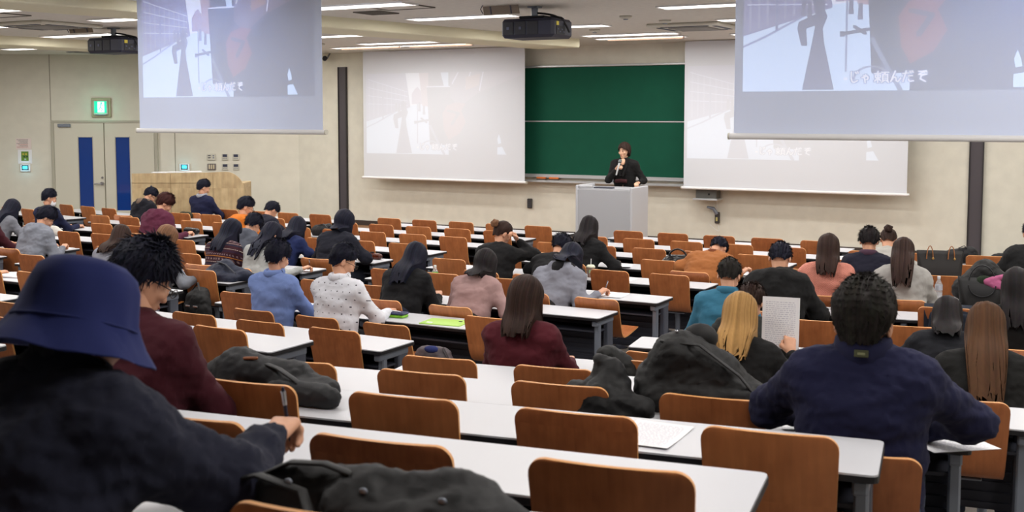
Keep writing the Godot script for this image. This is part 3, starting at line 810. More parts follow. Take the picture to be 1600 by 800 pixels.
# ------------------------------------------------------------------ desks and chairs
const RZ := [14.12, 13.27, 12.37, 11.43, 10.45, 9.45, 8.5, 7.57, 6.05, 5.05, 4.1, 3.15]
const EZ := {9: 5.14, 10: 4.2, 11: 3.31, 12: 2.43, 13: 1.56}
const STEP := {8: 0.13, 9: 0.30, 10: 0.45, 11: 0.58, 12: 0.70, 13: 0.83}
var seats := []          # block, row, x, number from the left, chair state
const ROWS := [["A", 1, -14.62, 3], ["A", 2, -15.05, 3],
	["B", 0, -10.85, 5], ["B", 1, -11.05, 5], ["B", 2, -11.2, 5], ["B", 3, -11.35, 5], ["B", 4, -11.5, 5], ["B", 5, -11.6, 4], ["B", 6, -11.72, 3], ["B", 7, -11.85, 3],
	["C", 0, -7.04, 5], ["C", 1, -7.2, 5], ["C", 2, -7.33, 5], ["C", 3, -7.46, 5], ["C", 4, -7.57, 5], ["C", 5, -7.75, 5], ["C", 6, -7.9, 5], ["C", 7, -7.98, 5], ["C", 8, -8.26, 4], ["C", 9, -8.4, 3],
	["D", 0, -3.17, 5], ["D", 1, -3.3, 5], ["D", 2, -3.42, 5], ["D", 3, -3.55, 5], ["D", 4, -3.68, 5], ["D", 5, -3.77, 5], ["D", 6, -3.9, 5], ["D", 7, -4.03, 5], ["D", 8, -4.33, 5], ["D", 9, -4.39, 5], ["D", 10, -4.6, 4], ["D", 11, -4.7, 3],
	["E", 1, -0.60, 4], ["E", 2, -0.68, 4], ["E", 3, -0.80, 4], ["E", 4, -0.95, 3], ["E", 5, -0.46, 4], ["E", 6, -0.58, 4], ["E", 7, -0.12, 5], ["E", 8, -0.40, 5], ["E", 9, -0.38, 5], ["E", 10, -0.53, 5], ["E", 11, -0.68, 5], ["E", 12, -0.81, 4], ["E", 13, -0.97, 4]]

func near_z(b: String, r: int, x: float) -> float:      # distance of a row's rear desk edge from the camera's plane
	if b == "E": return (RZ[r] + 0.15 * (x + 3.2)) if r < 9 else (EZ[r] + 0.15 * (x + 2.0))
	if b == "A": return RZ[r] - 0.16 * (x + 14.4)
	return RZ[r]

func row_turn(b: String) -> float: return {"E": 0.149, "A": -0.158}.get(b, 0.0)
func step_y(b: String, r: int) -> float: return STEP.get(r, 0.0)
func row_pos(b: String, r: int, x: float) -> Vector3: return Vector3(x, step_y(b, r), -near_z(b, r, x))

func chair_meshes() -> Array:
	var path := [Vector2(0.82, 0.0), Vector2(0.70, -0.022), Vector2(0.60, -0.045), Vector2(0.52, -0.062), Vector2(0.475, -0.085), Vector2(0.448, -0.125), Vector2(0.44, -0.19), Vector2(0.445, -0.33), Vector2(0.45, -0.42), Vector2(0.435, -0.46)]
	var cv := Curve2D.new()
	for k in path.size():
		var a: Vector2 = path[max(k - 1, 0)]; var b: Vector2 = path[min(k + 1, path.size() - 1)]
		var t := (b - a) * 0.16
		cv.add_point(path[k], -t, t)
	var ln := cv.get_baked_length()
	var ss := [0.0, 0.002, 0.006, 0.013, 0.022, 0.034, 0.05]
	var q := 0.09
	while q < ln - 0.05:
		ss.append(q); q += 0.045
	ss.append_array([ln - 0.04, ln - 0.02, ln - 0.008, ln - 0.001])
	var out := [[], []]
	var us := [-1.0, -0.8, -0.55, -0.28, 0.0, 0.28, 0.55, 0.8, 1.0]
	for s in ss:
		var p := cv.sample_baked(s)
		var p2 := cv.sample_baked(min(s + 0.01, ln)); var p1 := cv.sample_baked(max(s - 0.01, 0.0))
		var t := (p2 - p1).normalized()
		var w := lerpf(0.212, 0.196, clampf(s / 0.4, 0, 1))
		var r := 0.048
		if s < r: w -= r - sqrt(max(r * r - (r - s) * (r - s), 0.0))
		var e: float = ln - s
		if e < 0.045: w -= 0.045 - sqrt(max(0.045 * 0.045 - (0.045 - e) * (0.045 - e), 0.0))
		for side in 2:
			var row := []
			for u in us:
				var curl: float = 0.016 * (1.0 - u * u) * clampf(1.0 - s / 0.5, 0.0, 1.0)
				# the surface's own normal in the side plane: (y, z)
				var o := Vector2(-t.y, t.x) * (0.0055 if side == 0 else -0.0055)
				row.append(Vector3(u * w, p.x + o.x, p.y + o.y + curl))
			out[side].append(row)
	var shell := MB.new()
	var a: Array = out[0]; var b: Array = out[1]
	# rear/under face and front/upper face
	var br := []
	for r in b: 
		var z: Array = r.duplicate(); z.reverse(); br.append(z)
	shell.grid(a, false, Vector2(0.42, 0.9)); shell.grid(br, false, Vector2(0.42, 0.9))
	var rim := MB.new()
	var ra := []; var rb := []
	for u in us.size(): ra.append(a[0][u]); rb.append(b[0][u])
	for r in range(1, a.size()): ra.append(a[r][-1]); rb.append(b[r][-1])
	for u in range(us.size() - 2, -1, -1): ra.append(a[-1][u]); rb.append(b[-1][u])
	for r in range(a.size() - 2, -1, -1): ra.append(a[r][0]); rb.append(b[r][0])
	rim.grid([ra, rb])
	var post := MB.new().tube([Vector3(0, 0.0, -0.25), Vector3(0, 0.36, -0.25), Vector3(0, 0.425, -0.23)], [0.025, 0.025, 0.03], 10)
	var plate := MB.new().bevel(Vector3(0, 0.425, -0.25), Vector3(0.22, 0.012, 0.22), 0.004)
	var foot := MB.new().lathe([Vector2(0.0, 0.02), Vector2(0.05, 0.02), Vector2(0.085, 0.008), Vector2(0.09, 0.0), Vector2(0.0, 0.0)], 16, Transform3D(Basis.IDENTITY, Vector3(0, 0, -0.25)))
	return [shell.done(), rim.done(), post.done(), plate.done(), foot.done()]

func build_seating() -> void:
	var cm := chair_meshes()
	var veneers := [M.veneer, mat("veneer2", Color(0.79, 0.50, 0.30), 0.42, {"tex": tex_grain, "scale": 1.7, "coat": 0.15}), mat("veneer3", Color(0.73, 0.44, 0.26), 0.42, {"tex": tex_grain, "scale": 2.6, "coat": 0.15})]
	var protos := []
	for k in 3:
		var c := Node3D.new()
		var sh := put(cm[0], "shell", veneers[k], c); put(cm[1], "plywood_edge", M.ply, sh); put(cm[2], "post", M.steel, c); put(cm[3], "seat_plate", M.steel, c); put(cm[4], "foot", M.panel, c)
		protos.append(c)
	var pulled_empty := {"D7_3": 0.45, "E7_0": 0.5, "C4_2": 0.5, "D5_4": 0.46}
	var missing := ["D6_4", "E4_2"]
	var rows_of := {}
	for rw in ROWS:
		var b: String = rw[0]; var r: int = rw[1]; var right: float = rw[2]; var n: int = rw[3]
		var off := 0.32 if b == "E" else 0.36
		var gap := 0.618 if b == "E" else 0.627
		var left := right - off - gap * (n - 1) - 0.33
		desk(b, r, left, right, n)
		for k in n:
			var x := right - off - gap * k
			var num := n - 1 - k
			if missing.has("%s%d_%d" % [b, r, num]): continue
			var p := row_pos(b, r, x)
			var who := occupant(b, r, x)
			var c: Node3D = protos[rng.randi() % 3].duplicate()
			c.name = numbered("plywood_chair")
			add_child(c)
			c.rotation.y = row_turn(b)
			c.position = p
			var key := "%s%d_%d" % [b, r, num]
			if who != "":
				c.position = row_pos(b, r, PPL[who][0]) + c.basis.z * 0.46
				recline(c)
				tag(c, "orange-brown plywood chair under the %s" % who, "chair", "plywood chairs in rows")
			else:
				if pulled_empty.has(key):
					c.position += c.basis.z * pulled_empty[key]
					recline(c)
				else: c.position += c.basis.z * rng.randf_range(0.028, 0.05)
				c.rotation.y += rng.randf_range(-0.02, 0.02)
				tag(c, "empty orange-brown plywood chair, %s from left in the %s row from the blackboard, %s" % [ORD[num], ORD[r], BLOCK[b]], "chair", "plywood chairs in rows")
	for c in protos: c.free()

func recline(c: Node3D) -> void:      # a swung-out chair leans back and down a little
	var pivot := Vector3(0, 0.44, -0.2)
	for q in [0, 2]:
		var o: Node3D = c.get_child(q)
		o.transform = Transform3D(Basis.IDENTITY, pivot) * Transform3D(Basis(Vector3.RIGHT, 0.14), Vector3.ZERO) * Transform3D(Basis.IDENTITY, -pivot)

func desk(b: String, r: int, x0: float, x1: float, n: int) -> void:
	var w := x1 - x0
	var xc := (x0 + x1) / 2
	var t := thing("long_desk", "long white-topped desk with dark edge, %s row from the blackboard, %s" % [ORD[r], BLOCK[b]], "desk", row_pos(b, r, xc), row_turn(b), "long desks in rows")
	if b in ["A", "E"]: w *= 1.011
	var m := Transform3D(Basis.IDENTITY, Vector3(0, 0, -0.205))
	put(MB.new().prism(round_rect(w, 0.41, 0.025, 3), 0.674, 0.694, m).done(), "edge_band", M.edge, t)
	put(MB.new().prism(round_rect(w - 0.006, 0.404, 0.023, 3), 0.694, 0.70, m).done(), "desk_top", M.laminate, t)
	put(MB.new().box(Vector3(0, 0.565, -0.23), Vector3(w - 0.12, 0.014, 0.26)).done(), "book_shelf", M.panel, t)
	# modesty panel with horizontal ribs
	var pm := MB.new()
	pm.box(Vector3(0, 0.44, -0.385), Vector3(w - 0.14, 0.46, 0.012))
	for k in 9: pm.box(Vector3(0, 0.235 + 0.05 * k, -0.376), Vector3(w - 0.15, 0.022, 0.014))
	put(pm.done(), "modesty_panel", M.panel, t)
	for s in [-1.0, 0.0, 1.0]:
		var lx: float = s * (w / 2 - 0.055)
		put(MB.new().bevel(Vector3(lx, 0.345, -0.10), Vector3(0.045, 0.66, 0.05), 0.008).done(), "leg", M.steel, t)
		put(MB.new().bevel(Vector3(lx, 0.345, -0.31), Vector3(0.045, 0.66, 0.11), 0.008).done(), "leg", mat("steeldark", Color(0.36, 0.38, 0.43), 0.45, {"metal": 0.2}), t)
		put(MB.new().bevel(Vector3(lx, 0.645, -0.20), Vector3(0.05, 0.05, 0.34), 0.008).done(), "bracket", M.steel, t)
		put(MB.new().bevel(Vector3(lx, 0.0125, -0.20), Vector3(0.055, 0.025, 0.36), 0.008).done(), "foot_rail", M.steel, t)

func occupant(b: String, r: int, x: float) -> String:
	for k in PPL:
		var p: Array = PPL[k]
		if p[1] == b and p[2] == r and abs(p[0] - x) < 0.315: return k
	return ""

# ------------------------------------------------------------------ people
# who: [x, block, row, lean in degrees, scale, options]
# options: hp head pitch added to the lean, hy head turn (+ to the left), sl sideways lean, L and R hand targets (x right, y up, z forward of the rear desk edge), out elbows outwards
const PPL := {
	"woman in grey sweater at the left edge": [-13.7, "B", 4, 28, 0.98, {"hair": "long", "hc": 0, "top": Color(0.50, 0.51, 0.55), "len": 0.34}],
	"student in maroon at the left edge": [-12.5, "B", 5, 4, 1.0, {"hair": "short", "hc": 0, "top": Color(0.30, 0.06, 0.12)}],
	"student in dark jacket with striped cuff": [-10.78, "C", 7, 20, 1.05, {"hair": "short", "hc": 0, "top": Color(0.07, 0.075, 0.13), "cuff": 1, "R": Vector3(0.42, 0, 0.18)}],
	"man in navy jacket wearing a mask": [-13.83, "B", 3, 4, 1.0, {"hair": "short", "hc": 0, "top": Color(0.06, 0.10, 0.26), "hy": -30, "face": 1, "mask": 1, "hp": 22}],
	"man in grey hoodie bent over his desk": [-11.78, "B", 5, 27, 1.04, {"hair": "mop", "hc": 0, "top": Color(0.56, 0.58, 0.63), "hood": 1, "hy": -28, "bulk": 1.12, "face": 1}],
	"man in navy hoodie with beige hood": [-14.04, "B", 1, 30, 1.0, {"hair": "short", "hc": 0, "top": Color(0.035, 0.045, 0.11), "hood": 2, "hy": -35, "face": 1, "glasses": 1}],
	"man in maroon hoodie": [-11.80, "B", 3, 24, 1.08, {"hair": "mop", "hc": 3, "top": Color(0.38, 0.12, 0.24), "hood": 1, "hy": -32, "bulk": 1.15, "face": 1, "R": Vector3(0.32, 0, 0.12)}],
	"man in navy blazer in the front row": [-13.44, "B", 0, 3, 1.02, {"hair": "short", "hc": 0, "top": Color(0.06, 0.09, 0.26), "hy": -30, "collar": 1, "face": 1}],
	"man in orange hoodie": [-10.23, "C", 3, 14, 1.04, {"hair": "short", "hc": 0, "top": Color(0.95, 0.53, 0.16), "hood": 1, "hy": -38, "face": 1, "glasses": 1, "hp": 20}],
	"dark-haired man behind the orange hoodie": [-10.81, "C", 2, 38, 1.0, {"hair": "short", "hc": 0, "top": Color(0.05, 0.06, 0.15), "hy": -15}],
	"student with grey hood and dark hair": [-9.41, "C", 4, 34, 1.0, {"hair": "mop", "hc": 0, "top": Color(0.36, 0.38, 0.43), "hood": 1}],
	"woman in patterned nordic sweater": [-8.73, "C", 5, 22, 0.98, {"hair": "long", "hc": 0, "top": Color(1, 1, 1), "pattern": "nordic", "len": 0.30, "hy": -25}],
	"woman with light brown hair in grey sweater": [-8.68, "C", 6, 18, 0.98, {"hair": "bob", "hc": 4, "top": Color(0.56, 0.58, 0.62), "len": 0.19, "R": Vector3(0.36, 0, 0.08), "hy": -8}],
	"woman with dark brown hair in pale grey top": [-9.42, "C", 6, 26, 0.98, {"hair": "long", "hc": 2, "top": Color(0.60, 0.61, 0.66), "len": 0.26, "hy": 20}],
	"woman with wavy black hair in white sweater": [-8.22, "C", 5, 28, 1.0, {"hair": "wavy", "hc": 0, "top": Color(0.72, 0.73, 0.72), "len": 0.36, "R": Vector3(0.42, 0, 0.05)}],
	"woman in bright blue jacket": [-8.73, "C", 4, 33, 0.98, {"hair": "long", "hc": 0, "top": Color(0.08, 0.15, 0.36), "len": 0.26}],
	"woman with black bob in navy sweater": [-7.98, "C", 4, 22, 1.06, {"hair": "bob", "hc": 0, "top": Color(0.035, 0.05, 0.13), "len": 0.16, "out": 1, "bulk": 1.1, "hy": -12}],
	"man in light blue shirt": [-6.32, "D", 7, 5, 1.03, {"hair": "mop", "hc": 0, "top": Color(0.53, 0.63, 0.88), "collar": 2}],
	"man in white shirt with small dots": [-5.67, "D", 7, 8, 1.05, {"hair": "short", "hc": 0, "top": Color(1, 1, 1), "pattern": "dots", "collar": 2, "hy": -38, "face": 1, "glasses": 1, "R": Vector3(0.20, 0, 0.20)}],
	"woman with long black hair in black coat": [-5.72, "D", 6, 26, 1.0, {"hair": "long", "hc": 0, "top": Color(0.03, 0.035, 0.06), "len": 0.33, "bulk": 1.08}],
	"woman in pale pink sweater": [-5.02, "D", 6, 30, 1.0, {"hair": "bob", "hc": 1, "top": Color(0.74, 0.60, 0.59), "len": 0.21, "R": Vector3(0.44, 0, 0.10)}],
	"woman with bun and dark coat, hand at her ear": [-5.88, "D", 4, 18, 1.0, {"hair": "bun", "hc": 2, "top": Color(0.03, 0.03, 0.045), "hy": -30, "bulk": 1.1, "face": 1, "Rabs": Vector3(0.15, 1.07, -0.27), "pole": Vector3(0.7, -0.7, -0.6)}],
	"woman in dark red sweater": [-3.19, "E", 8, 5, 1.0, {"hair": "long", "hc": 2, "top": Color(0.36, 0.06, 0.13), "len": 0.24, "hy": -18, "fine": 1}],
	"girl in grey hoodie with messy black hair": [-4.80, "D", 5, 38, 1.05, {"hair": "wavy", "hc": 0, "top": Color(0.58, 0.59, 0.64), "hood": 3, "len": 0.20, "R": Vector3(0.44, 0, 0.06), "sl": 10, "bulk": 1.08}],
	"student half hidden behind the grey hoodie": [-5.30, "D", 4, 40, 1.0, {"hair": "mop", "hc": 0, "top": Color(0.04, 0.04, 0.06)}],
	"woman with long dark hair in black sweater": [-5.38, "D", 3, 24, 1.02, {"hair": "long", "hc": 1, "top": Color(0.022, 0.025, 0.045), "len": 0.26, "out": 1, "bulk": 1.08, "R": Vector3(0.30, 0, 0.12)}],
	"man in tan jacket asleep on his desk": [-4.02, "D", 3, 44, 1.02, {"hair": "short", "hc": 0, "top": Color(0.71, 0.44, 0.23), "hp": 45, "bulk": 1.2, "R": Vector3(0.38, 0, 0.02), "sl": 6, "collar": 3}],
	"man in teal shirt": [-2.82, "E", 6, 22, 1.02, {"hair": "short", "hc": 5, "top": Color(0.21, 0.48, 0.60), "collar": 2}],
	"person in black hoodie bent forward": [-2.70, "E", 5, 20, 1.08, {"hair": "short", "hc": 0, "top": Color(0.02, 0.02, 0.026), "hood": 1, "bulk": 1.25, "out": 1, "hp": 40}],
	"woman in salmon cable-knit sweater": [-2.53, "E", 4, 9, 1.0, {"hair": "long", "hc": 2, "top": Color(0.85, 0.55, 0.48), "pattern": "cable", "len": 0.27, "bulk": 1.1}],
	"man in navy sweater over checked collar": [-2.39, "E", 3, 23, 1.02, {"hair": "mop", "hc": 1, "top": Color(0.055, 0.06, 0.16), "collar": 4, "out": 1}],
	"woman in white top with tied-up hair": [-2.39, "E", 2, 36, 1.0, {"hair": "bun", "hc": 2, "top": Color(0.80, 0.79, 0.76)}],
	"girl in white hoodie with long brown hair": [-1.9, "E", 4, 16, 1.0, {"hair": "long", "hc": 2, "top": Color(0.76, 0.75, 0.73), "hood": 1, "len": 0.36, "bulk": 1.12}],
	"woman with long blond hair": [-1.99, "E", 8, 24, 1.0, {"hair": "long", "hc": 6, "top": Color(0.025, 0.025, 0.03), "len": 0.30, "Rabs": Vector3(0.27, 0.90, -0.40), "Labs": Vector3(0.02, 0.86, -0.42), "pole": Vector3(0.8, -0.8, 0.0), "fine": 1}],
	"student hidden behind the blond woman": [-2.39, "E", 7, 32, 1.0, {"hair": "mop", "hc": 2, "top": Color(0.15, 0.16, 0.15)}],
	"man in navy sweatshirt with elbows out": [-0.90, "E", 10, 3, 1.10, {"hair": "crop", "hc": 5, "collar": 5, "top": Color(0.065, 0.08, 0.25), "nk": 0.72, "hs": 1.07, "out": 2, "bulk": 1.12, "fine": 2, "hp": 12, "hy": -8, "L": Vector3(-0.12, 0, 0.08), "R": Vector3(0.16, 0, 0.08)}],
	"woman with dark hair in navy jacket": [-1.12, "E", 7, 36, 1.0, {"hair": "long", "hc": 1, "top": Color(0.04, 0.055, 0.10), "len": 0.24}],
	"woman with long straight brown hair at the right": [-0.72, "E", 8, 26, 1.03, {"hair": "long", "hc": 7, "top": Color(0.045, 0.048, 0.042), "len": 0.44, "fine": 1, "bulk": 1.08}],
	"woman with black hair at the right edge": [-0.81, "E", 6, 6, 1.0, {"hair": "long", "hc": 1, "top": Color(0.04, 0.04, 0.045), "len": 0.32}],
	"person in black jacket leaning at the right edge": [-1.02, "E", 2, 18, 1.05, {"hair": "short", "hc": 0, "top": Color(0.06, 0.065, 0.075), "bulk": 1.2, "out": 1}],
	"man in blue bucket hat": [-1.98, "E", 13, 35, 1.1, {"hair": "hat", "hc": 0, "top": Color(0.055, 0.075, 0.18), "fine": 2, "nk": 0.8, "bulk": 1.32, "hp": -14, "hy": 2, "collar": 6, "R": Vector3(0.27, 0.05, 0.46), "L": Vector3(-0.10, 0, 0.10), "sl": 3}],
	"man with glasses in dark maroon sweater": [-3.20, "E", 11, 7, 1.06, {"hair": "mop", "hc": 0, "top": Color(0.30, 0.035, 0.12), "hy": -32, "face": 1, "glasses": 1, "fine": 1, "hp": 28, "bulk": 1.05}],
}
const HAIRS := [Color(0.014, 0.015, 0.026), Color(0.02, 0.017, 0.018), Color(0.037, 0.022, 0.018), Color(0.055, 0.022, 0.020), Color(0.17, 0.088, 0.050), Color(0.02, 0.018, 0.016), Color(0.36, 0.205, 0.075), Color(0.075, 0.036, 0.018)]
var head_mesh: ArrayMesh
var hands := {}
var trouser_mesh: ArrayMesh
var shoe_meshes := []
var noise := FastNoiseLite.new()

# distance field of tapered capsules joined with a smooth minimum, meshed as surface nets
# bones: [a, b, radius a, radius b, flatten direction (optional), flatten factor]
func blob(bones: Array, cell: float, k: float, fold := 0.0, uvp := [], fold_freq := 9.0) -> MB:
	var lo := Vector3.INF; var hi := -Vector3.INF
	for b in bones:
		var r: float = max(b[2], b[3]) + cell * 2.5
		for q in 2:
			lo = lo.min(b[q] - Vector3(r, r, r)); hi = hi.max(b[q] + Vector3(r, r, r))
	var nx := int((hi.x - lo.x) / cell) + 2; var ny := int((hi.y - lo.y) / cell) + 2; var nz := int((hi.z - lo.z) / cell) + 2
	var g := PackedFloat32Array()
	g.resize(nx * ny * nz); g.fill(1.0)
	for b in bones:
		var a: Vector3 = b[0]; var ba: Vector3 = b[1] - a
		var ra: float = b[2]; var dr: float = b[3] - ra
		var il: float = 1.0 / max(ba.length_squared(), 1e-8)
		var m: float = max(b[2], b[3]) + k * 0.7 + cell * 2.2
		var l0: Vector3 = (a.min(b[1]) - Vector3(m, m, m) - lo) / cell
		var l1: Vector3 = (a.max(b[1]) + Vector3(m, m, m) - lo) / cell
		var flat: bool = b.size() > 4
		var fd := Vector3.ZERO; var ff := 0.0
		if flat:
			fd = b[4]; ff = b[5] - 1.0
		for z in range(max(0, int(l0.z)), min(nz, int(l1.z) + 2)):
			for y in range(max(0, int(l0.y)), min(ny, int(l1.y) + 2)):
				var base := (z * ny + y) * nx
				var p := lo + Vector3(0, y, z) * cell - a
				for x in range(max(0, int(l0.x)), min(nx, int(l1.x) + 2)):
					var q := p + Vector3(x * cell, 0, 0)
					var h := clampf(q.dot(ba) * il, 0.0, 1.0)
					q -= ba * h
					if flat: q += fd * (fd.dot(q) * ff)
					var d := q.length() - ra - dr * h
					var e := g[base + x]
					var w := k - absf(e - d)
					if w > 0.0: g[base + x] = minf(e, d) - w * w * 0.25 / k
					elif d < e: g[base + x] = d
	return nets(g, nx, ny, nz, lo, cell, fold, uvp, fold_freq)

func nets(g: PackedFloat32Array, nx: int, ny: int, nz: int, lo: Vector3, cell: float, fold := 0.0, uvp := [], fold_freq := 9.0) -> MB:
	var out := MB.new()
	var id := PackedInt32Array()
	id.resize(nx * ny * nz); id.fill(-1)
	var sxy := nx * ny
	var corner := [0, 1, nx, nx + 1, sxy, sxy + 1, sxy + nx, sxy + nx + 1]
	var lim := cell * 2.8
	var vs := PackedVector3Array()
	for z in nz - 1:
		for y in ny - 1:
			var base := z * sxy + y * nx
			for x in nx - 1:
				var i := base + x
				if absf(g[i]) > lim: continue
				var mask := 0
				for c in 8:
					if g[i + corner[c]] < 0.0: mask |= 1 << c
				if mask == 0 or mask == 255: continue
				var s := Vector3.ZERO; var n := 0
				for e in 12:
					var c0: int = [0, 2, 4, 6, 0, 1, 4, 5, 0, 1, 2, 3][e]
					var c1: int = [1, 3, 5, 7, 2, 3, 6, 7, 4, 5, 6, 7][e]
					if ((mask >> c0) & 1) == ((mask >> c1) & 1): continue
					var d0 := g[i + corner[c0]]; var d1 := g[i + corner[c1]]
					var t := d0 / (d0 - d1)
					s += Vector3(c0 & 1, (c0 >> 1) & 1, c0 >> 2).lerp(Vector3(c1 & 1, (c1 >> 1) & 1, c1 >> 2), t)
					n += 1
				id[i] = vs.size()
				vs.append(lo + (Vector3(x, y, z) + s / n) * cell)
	var nn := PackedVector3Array()
	nn.resize(vs.size())
	var tri := PackedInt32Array()
	for z in range(1, nz - 1):
		for y in range(1, ny - 1):
			var base := z * sxy + y * nx
			for x in range(1, nx - 1):
				var i := base + x
				if absf(g[i]) > lim or id[i] < 0: continue
				var s0 := g[i] < 0.0
				for ax in 3:
					var st: int = [1, nx, sxy][ax]
					if (g[i + st] < 0.0) == s0: continue
					var u: int = [nx, sxy, 1][ax]; var w: int = [sxy, 1, nx][ax]
					var a := id[i]; var b := id[i - u]; var c := id[i - u - w]; var d := id[i - w]
					if a < 0 or b < 0 or c < 0 or d < 0: continue
					if not s0:
						var sw := b; b = d; d = sw
					var f := (vs[c] - vs[a]).cross(vs[d] - vs[b])
					nn[a] += f; nn[b] += f; nn[c] += f; nn[d] += f
					tri.append_array([a, c, b, a, d, c])
	if fold > 0.0:
		for q in vs.size():
			var p := vs[q]
			var f := noise.get_noise_3d(p.x * fold_freq * 11.0, p.y * fold_freq * 26.0, p.z * fold_freq * 13.0) + 0.45 * noise.get_noise_3d(p.x * fold_freq * 55.0, p.y * fold_freq * 60.0 + 50.0, p.z * fold_freq * 50.0)
			vs[q] = p + nn[q].normalized() * f * fold
		nn.fill(Vector3.ZERO)
		for q in range(0, tri.size(), 3):
			var f := (vs[tri[q + 2]] - vs[tri[q]]).cross(vs[tri[q + 1]] - vs[tri[q]])
			nn[tri[q]] += f; nn[tri[q + 1]] += f; nn[tri[q + 2]] += f
	for q in nn.size(): nn[q] = nn[q].normalized()
	out.v = vs; out.n = nn; out.i = tri
	if uvp.size() > 0:
		var uv := PackedVector2Array(); uv.resize(vs.size())
		var o: Vector3 = uvp[0]; var up: Vector3 = uvp[1]
		for q in vs.size(): uv[q] = Vector2((vs[q].x - o.x) * 2.0, (vs[q] - o).dot(up) * 2.0)
		out.u = uv
	return out

func ell(p: Vector3, c: Vector3, r: Vector3) -> float:
	var q := (p - c) / r
	var k0 := q.length()
	return k0 * (k0 - 1.0) / max((q / r).length(), 1e-5)

func sm(a: float, b: float, k: float) -> float:
	var w: float = max(k - abs(a - b), 0.0) / k
	return min(a, b) - w * w * k * 0.25

func make_head() -> ArrayMesh:
	var cell := 0.0048
	var lo := Vector3(-0.1, -0.14, -0.135); var hi := Vector3(0.1, 0.135, 0.125)
	var nx := int((hi.x - lo.x) / cell) + 2; var ny := int((hi.y - lo.y) / cell) + 2; var nz := int((hi.z - lo.z) / cell) + 2
	var g := PackedFloat32Array(); g.resize(nx * ny * nz)
	for z in nz:
		for y in ny:
			for x in nx:
				var p := lo + Vector3(x, y, z) * cell
				var a := Vector3(abs(p.x), p.y, p.z)
				var d := ell(p, Vector3(0, 0.028, 0.012), Vector3(0.073, 0.09, 0.094))
				if d < 0.09:
					d = sm(d, ell(p, Vector3(0, -0.042, -0.028), Vector3(0.056, 0.072, 0.064)), 0.04)
					d = sm(d, ell(p, Vector3(0, -0.098, -0.066), Vector3(0.024, 0.018, 0.02)), 0.03)
					d = sm(d, ell(a, Vector3(0.040, -0.022, -0.070), Vector3(0.022, 0.018, 0.016)), 0.02)
					d = -sm(-d, ell(a, Vector3(0.031, 0.008, -0.102), Vector3(0.017, 0.011, 0.014)), 0.014)
					d = sm(d, ell(a, Vector3(0.030, 0.006, -0.083), Vector3(0.014, 0.010, 0.010)), 0.006)
					d = sm(d, ell(p, Vector3(0, -0.008, -0.093), Vector3(0.008, 0.024, 0.014)), 0.012)
					d = sm(d, ell(p, Vector3(0, -0.032, -0.101), Vector3(0.015, 0.011, 0.013)), 0.01)
					d = sm(d, ell(p, Vector3(0, -0.059, -0.091), Vector3(0.023, 0.005, 0.009)), 0.006)
					d = sm(d, ell(p, Vector3(0, -0.070, -0.089), Vector3(0.020, 0.006, 0.009)), 0.006)
					d = sm(d, ell(a, Vector3(0.077, -0.012, 0.012), Vector3(0.009, 0.031, 0.019)), 0.008)
				g[(z * ny + y) * nx + x] = d
	return nets(g, nx, ny, nz, lo, cell).done()

# hand with the wrist at the origin, fingers towards -z, palm down; m = 1 right hand, -1 left
func make_hand(m: float, curl: float, cell: float) -> ArrayMesh:
	var bones := []
	for f in 4:
		var x: float = m * [-0.028, -0.0095, 0.009, 0.027][f]
		var root := Vector3(x * 0.8, 0.0, -0.075)
		bones.append([Vector3(x * 0.5, 0.0, -0.012), root, 0.017, 0.0125])
		var ln: float = [0.042, 0.047, 0.043, 0.034][f]
		var p := root
		var ang := 0.15 + curl * (0.45 + 0.08 * f)
		for s in 3:
			var d := Vector3(m * [-0.06, -0.02, 0.03, 0.09][f] * (1.0 - curl * 0.5), -sin(ang), -cos(ang)).normalized()
			var q: Vector3 = p + d * ln * [1.0, 0.65, 0.5][s]
			bones.append([p, q, [0.0095, 0.0088, 0.008][s], [0.0088, 0.008, 0.007][s]])
			p = q
			ang += 0.2 + curl * (0.85 - 0.15 * s)
	bones.append([Vector3(0, 0, 0.03), Vector3(0, 0, -0.02), 0.025, 0.024, Vector3.UP, 1.3])
	var t0 := Vector3(-m * 0.022, -0.006, -0.015)
	var t1 := Vector3(-m * 0.048, -0.014, -0.045)
	var t2 := Vector3(-m * (0.050 - 0.012 * curl), -0.02 - 0.01 * curl, -0.078)
	var t3 := Vector3(-m * (0.044 - 0.026 * curl), -0.024 - 0.012 * curl, -0.102)
	bones.append([t0, t1, 0.016, 0.0125]); bones.append([t1, t2, 0.0115, 0.0098]); bones.append([t2, t3, 0.0095, 0.0075])
	return blob(bones, cell, 0.008).done()

func make_trousers() -> void:
	var b := []
	for s in [-1, 1]:
		b.append([Vector3(s * 0.075, 0.53, 0.02), Vector3(s * 0.10, 0.545, -0.12), 0.115, 0.09])
		b.append([Vector3(s * 0.10, 0.545, -0.10), Vector3(s * 0.12, 0.53, -0.40), 0.088, 0.068])
		b.append([Vector3(s * 0.12, 0.53, -0.40), Vector3(s * 0.12, 0.12, -0.36), 0.066, 0.052])
	b.append([Vector3(-0.07, 0.60, 0.02), Vector3(0.07, 0.60, 0.02), 0.11, 0.11])
	trouser_mesh = blob(b, 0.02, 0.05, 0.004, [Vector3.ZERO, Vector3.UP]).done()
	for s in [-1, 1]:
		var sh := MB.new()
		var rows := []
		for q in 9:
			var a := q / 8.0
			var w: float = lerpf(0.030, 0.045, sin(a * PI)) * (1.0 if a < 0.9 else 0.8)
			var h := lerpf(0.10, 0.045, smoothstep(0.25, 0.75, a))
			var o := []
			for e in 10:
				var t := TAU * e / 10
				o.append(Vector3(s * 0.12 + cos(t) * w, max(0.004, h * 0.5 + sin(t) * h * 0.55), -0.30 - 0.26 * a))
			rows.append(o)
		sh.grid(rows, true)
		shoe_meshes.append(sh.done())

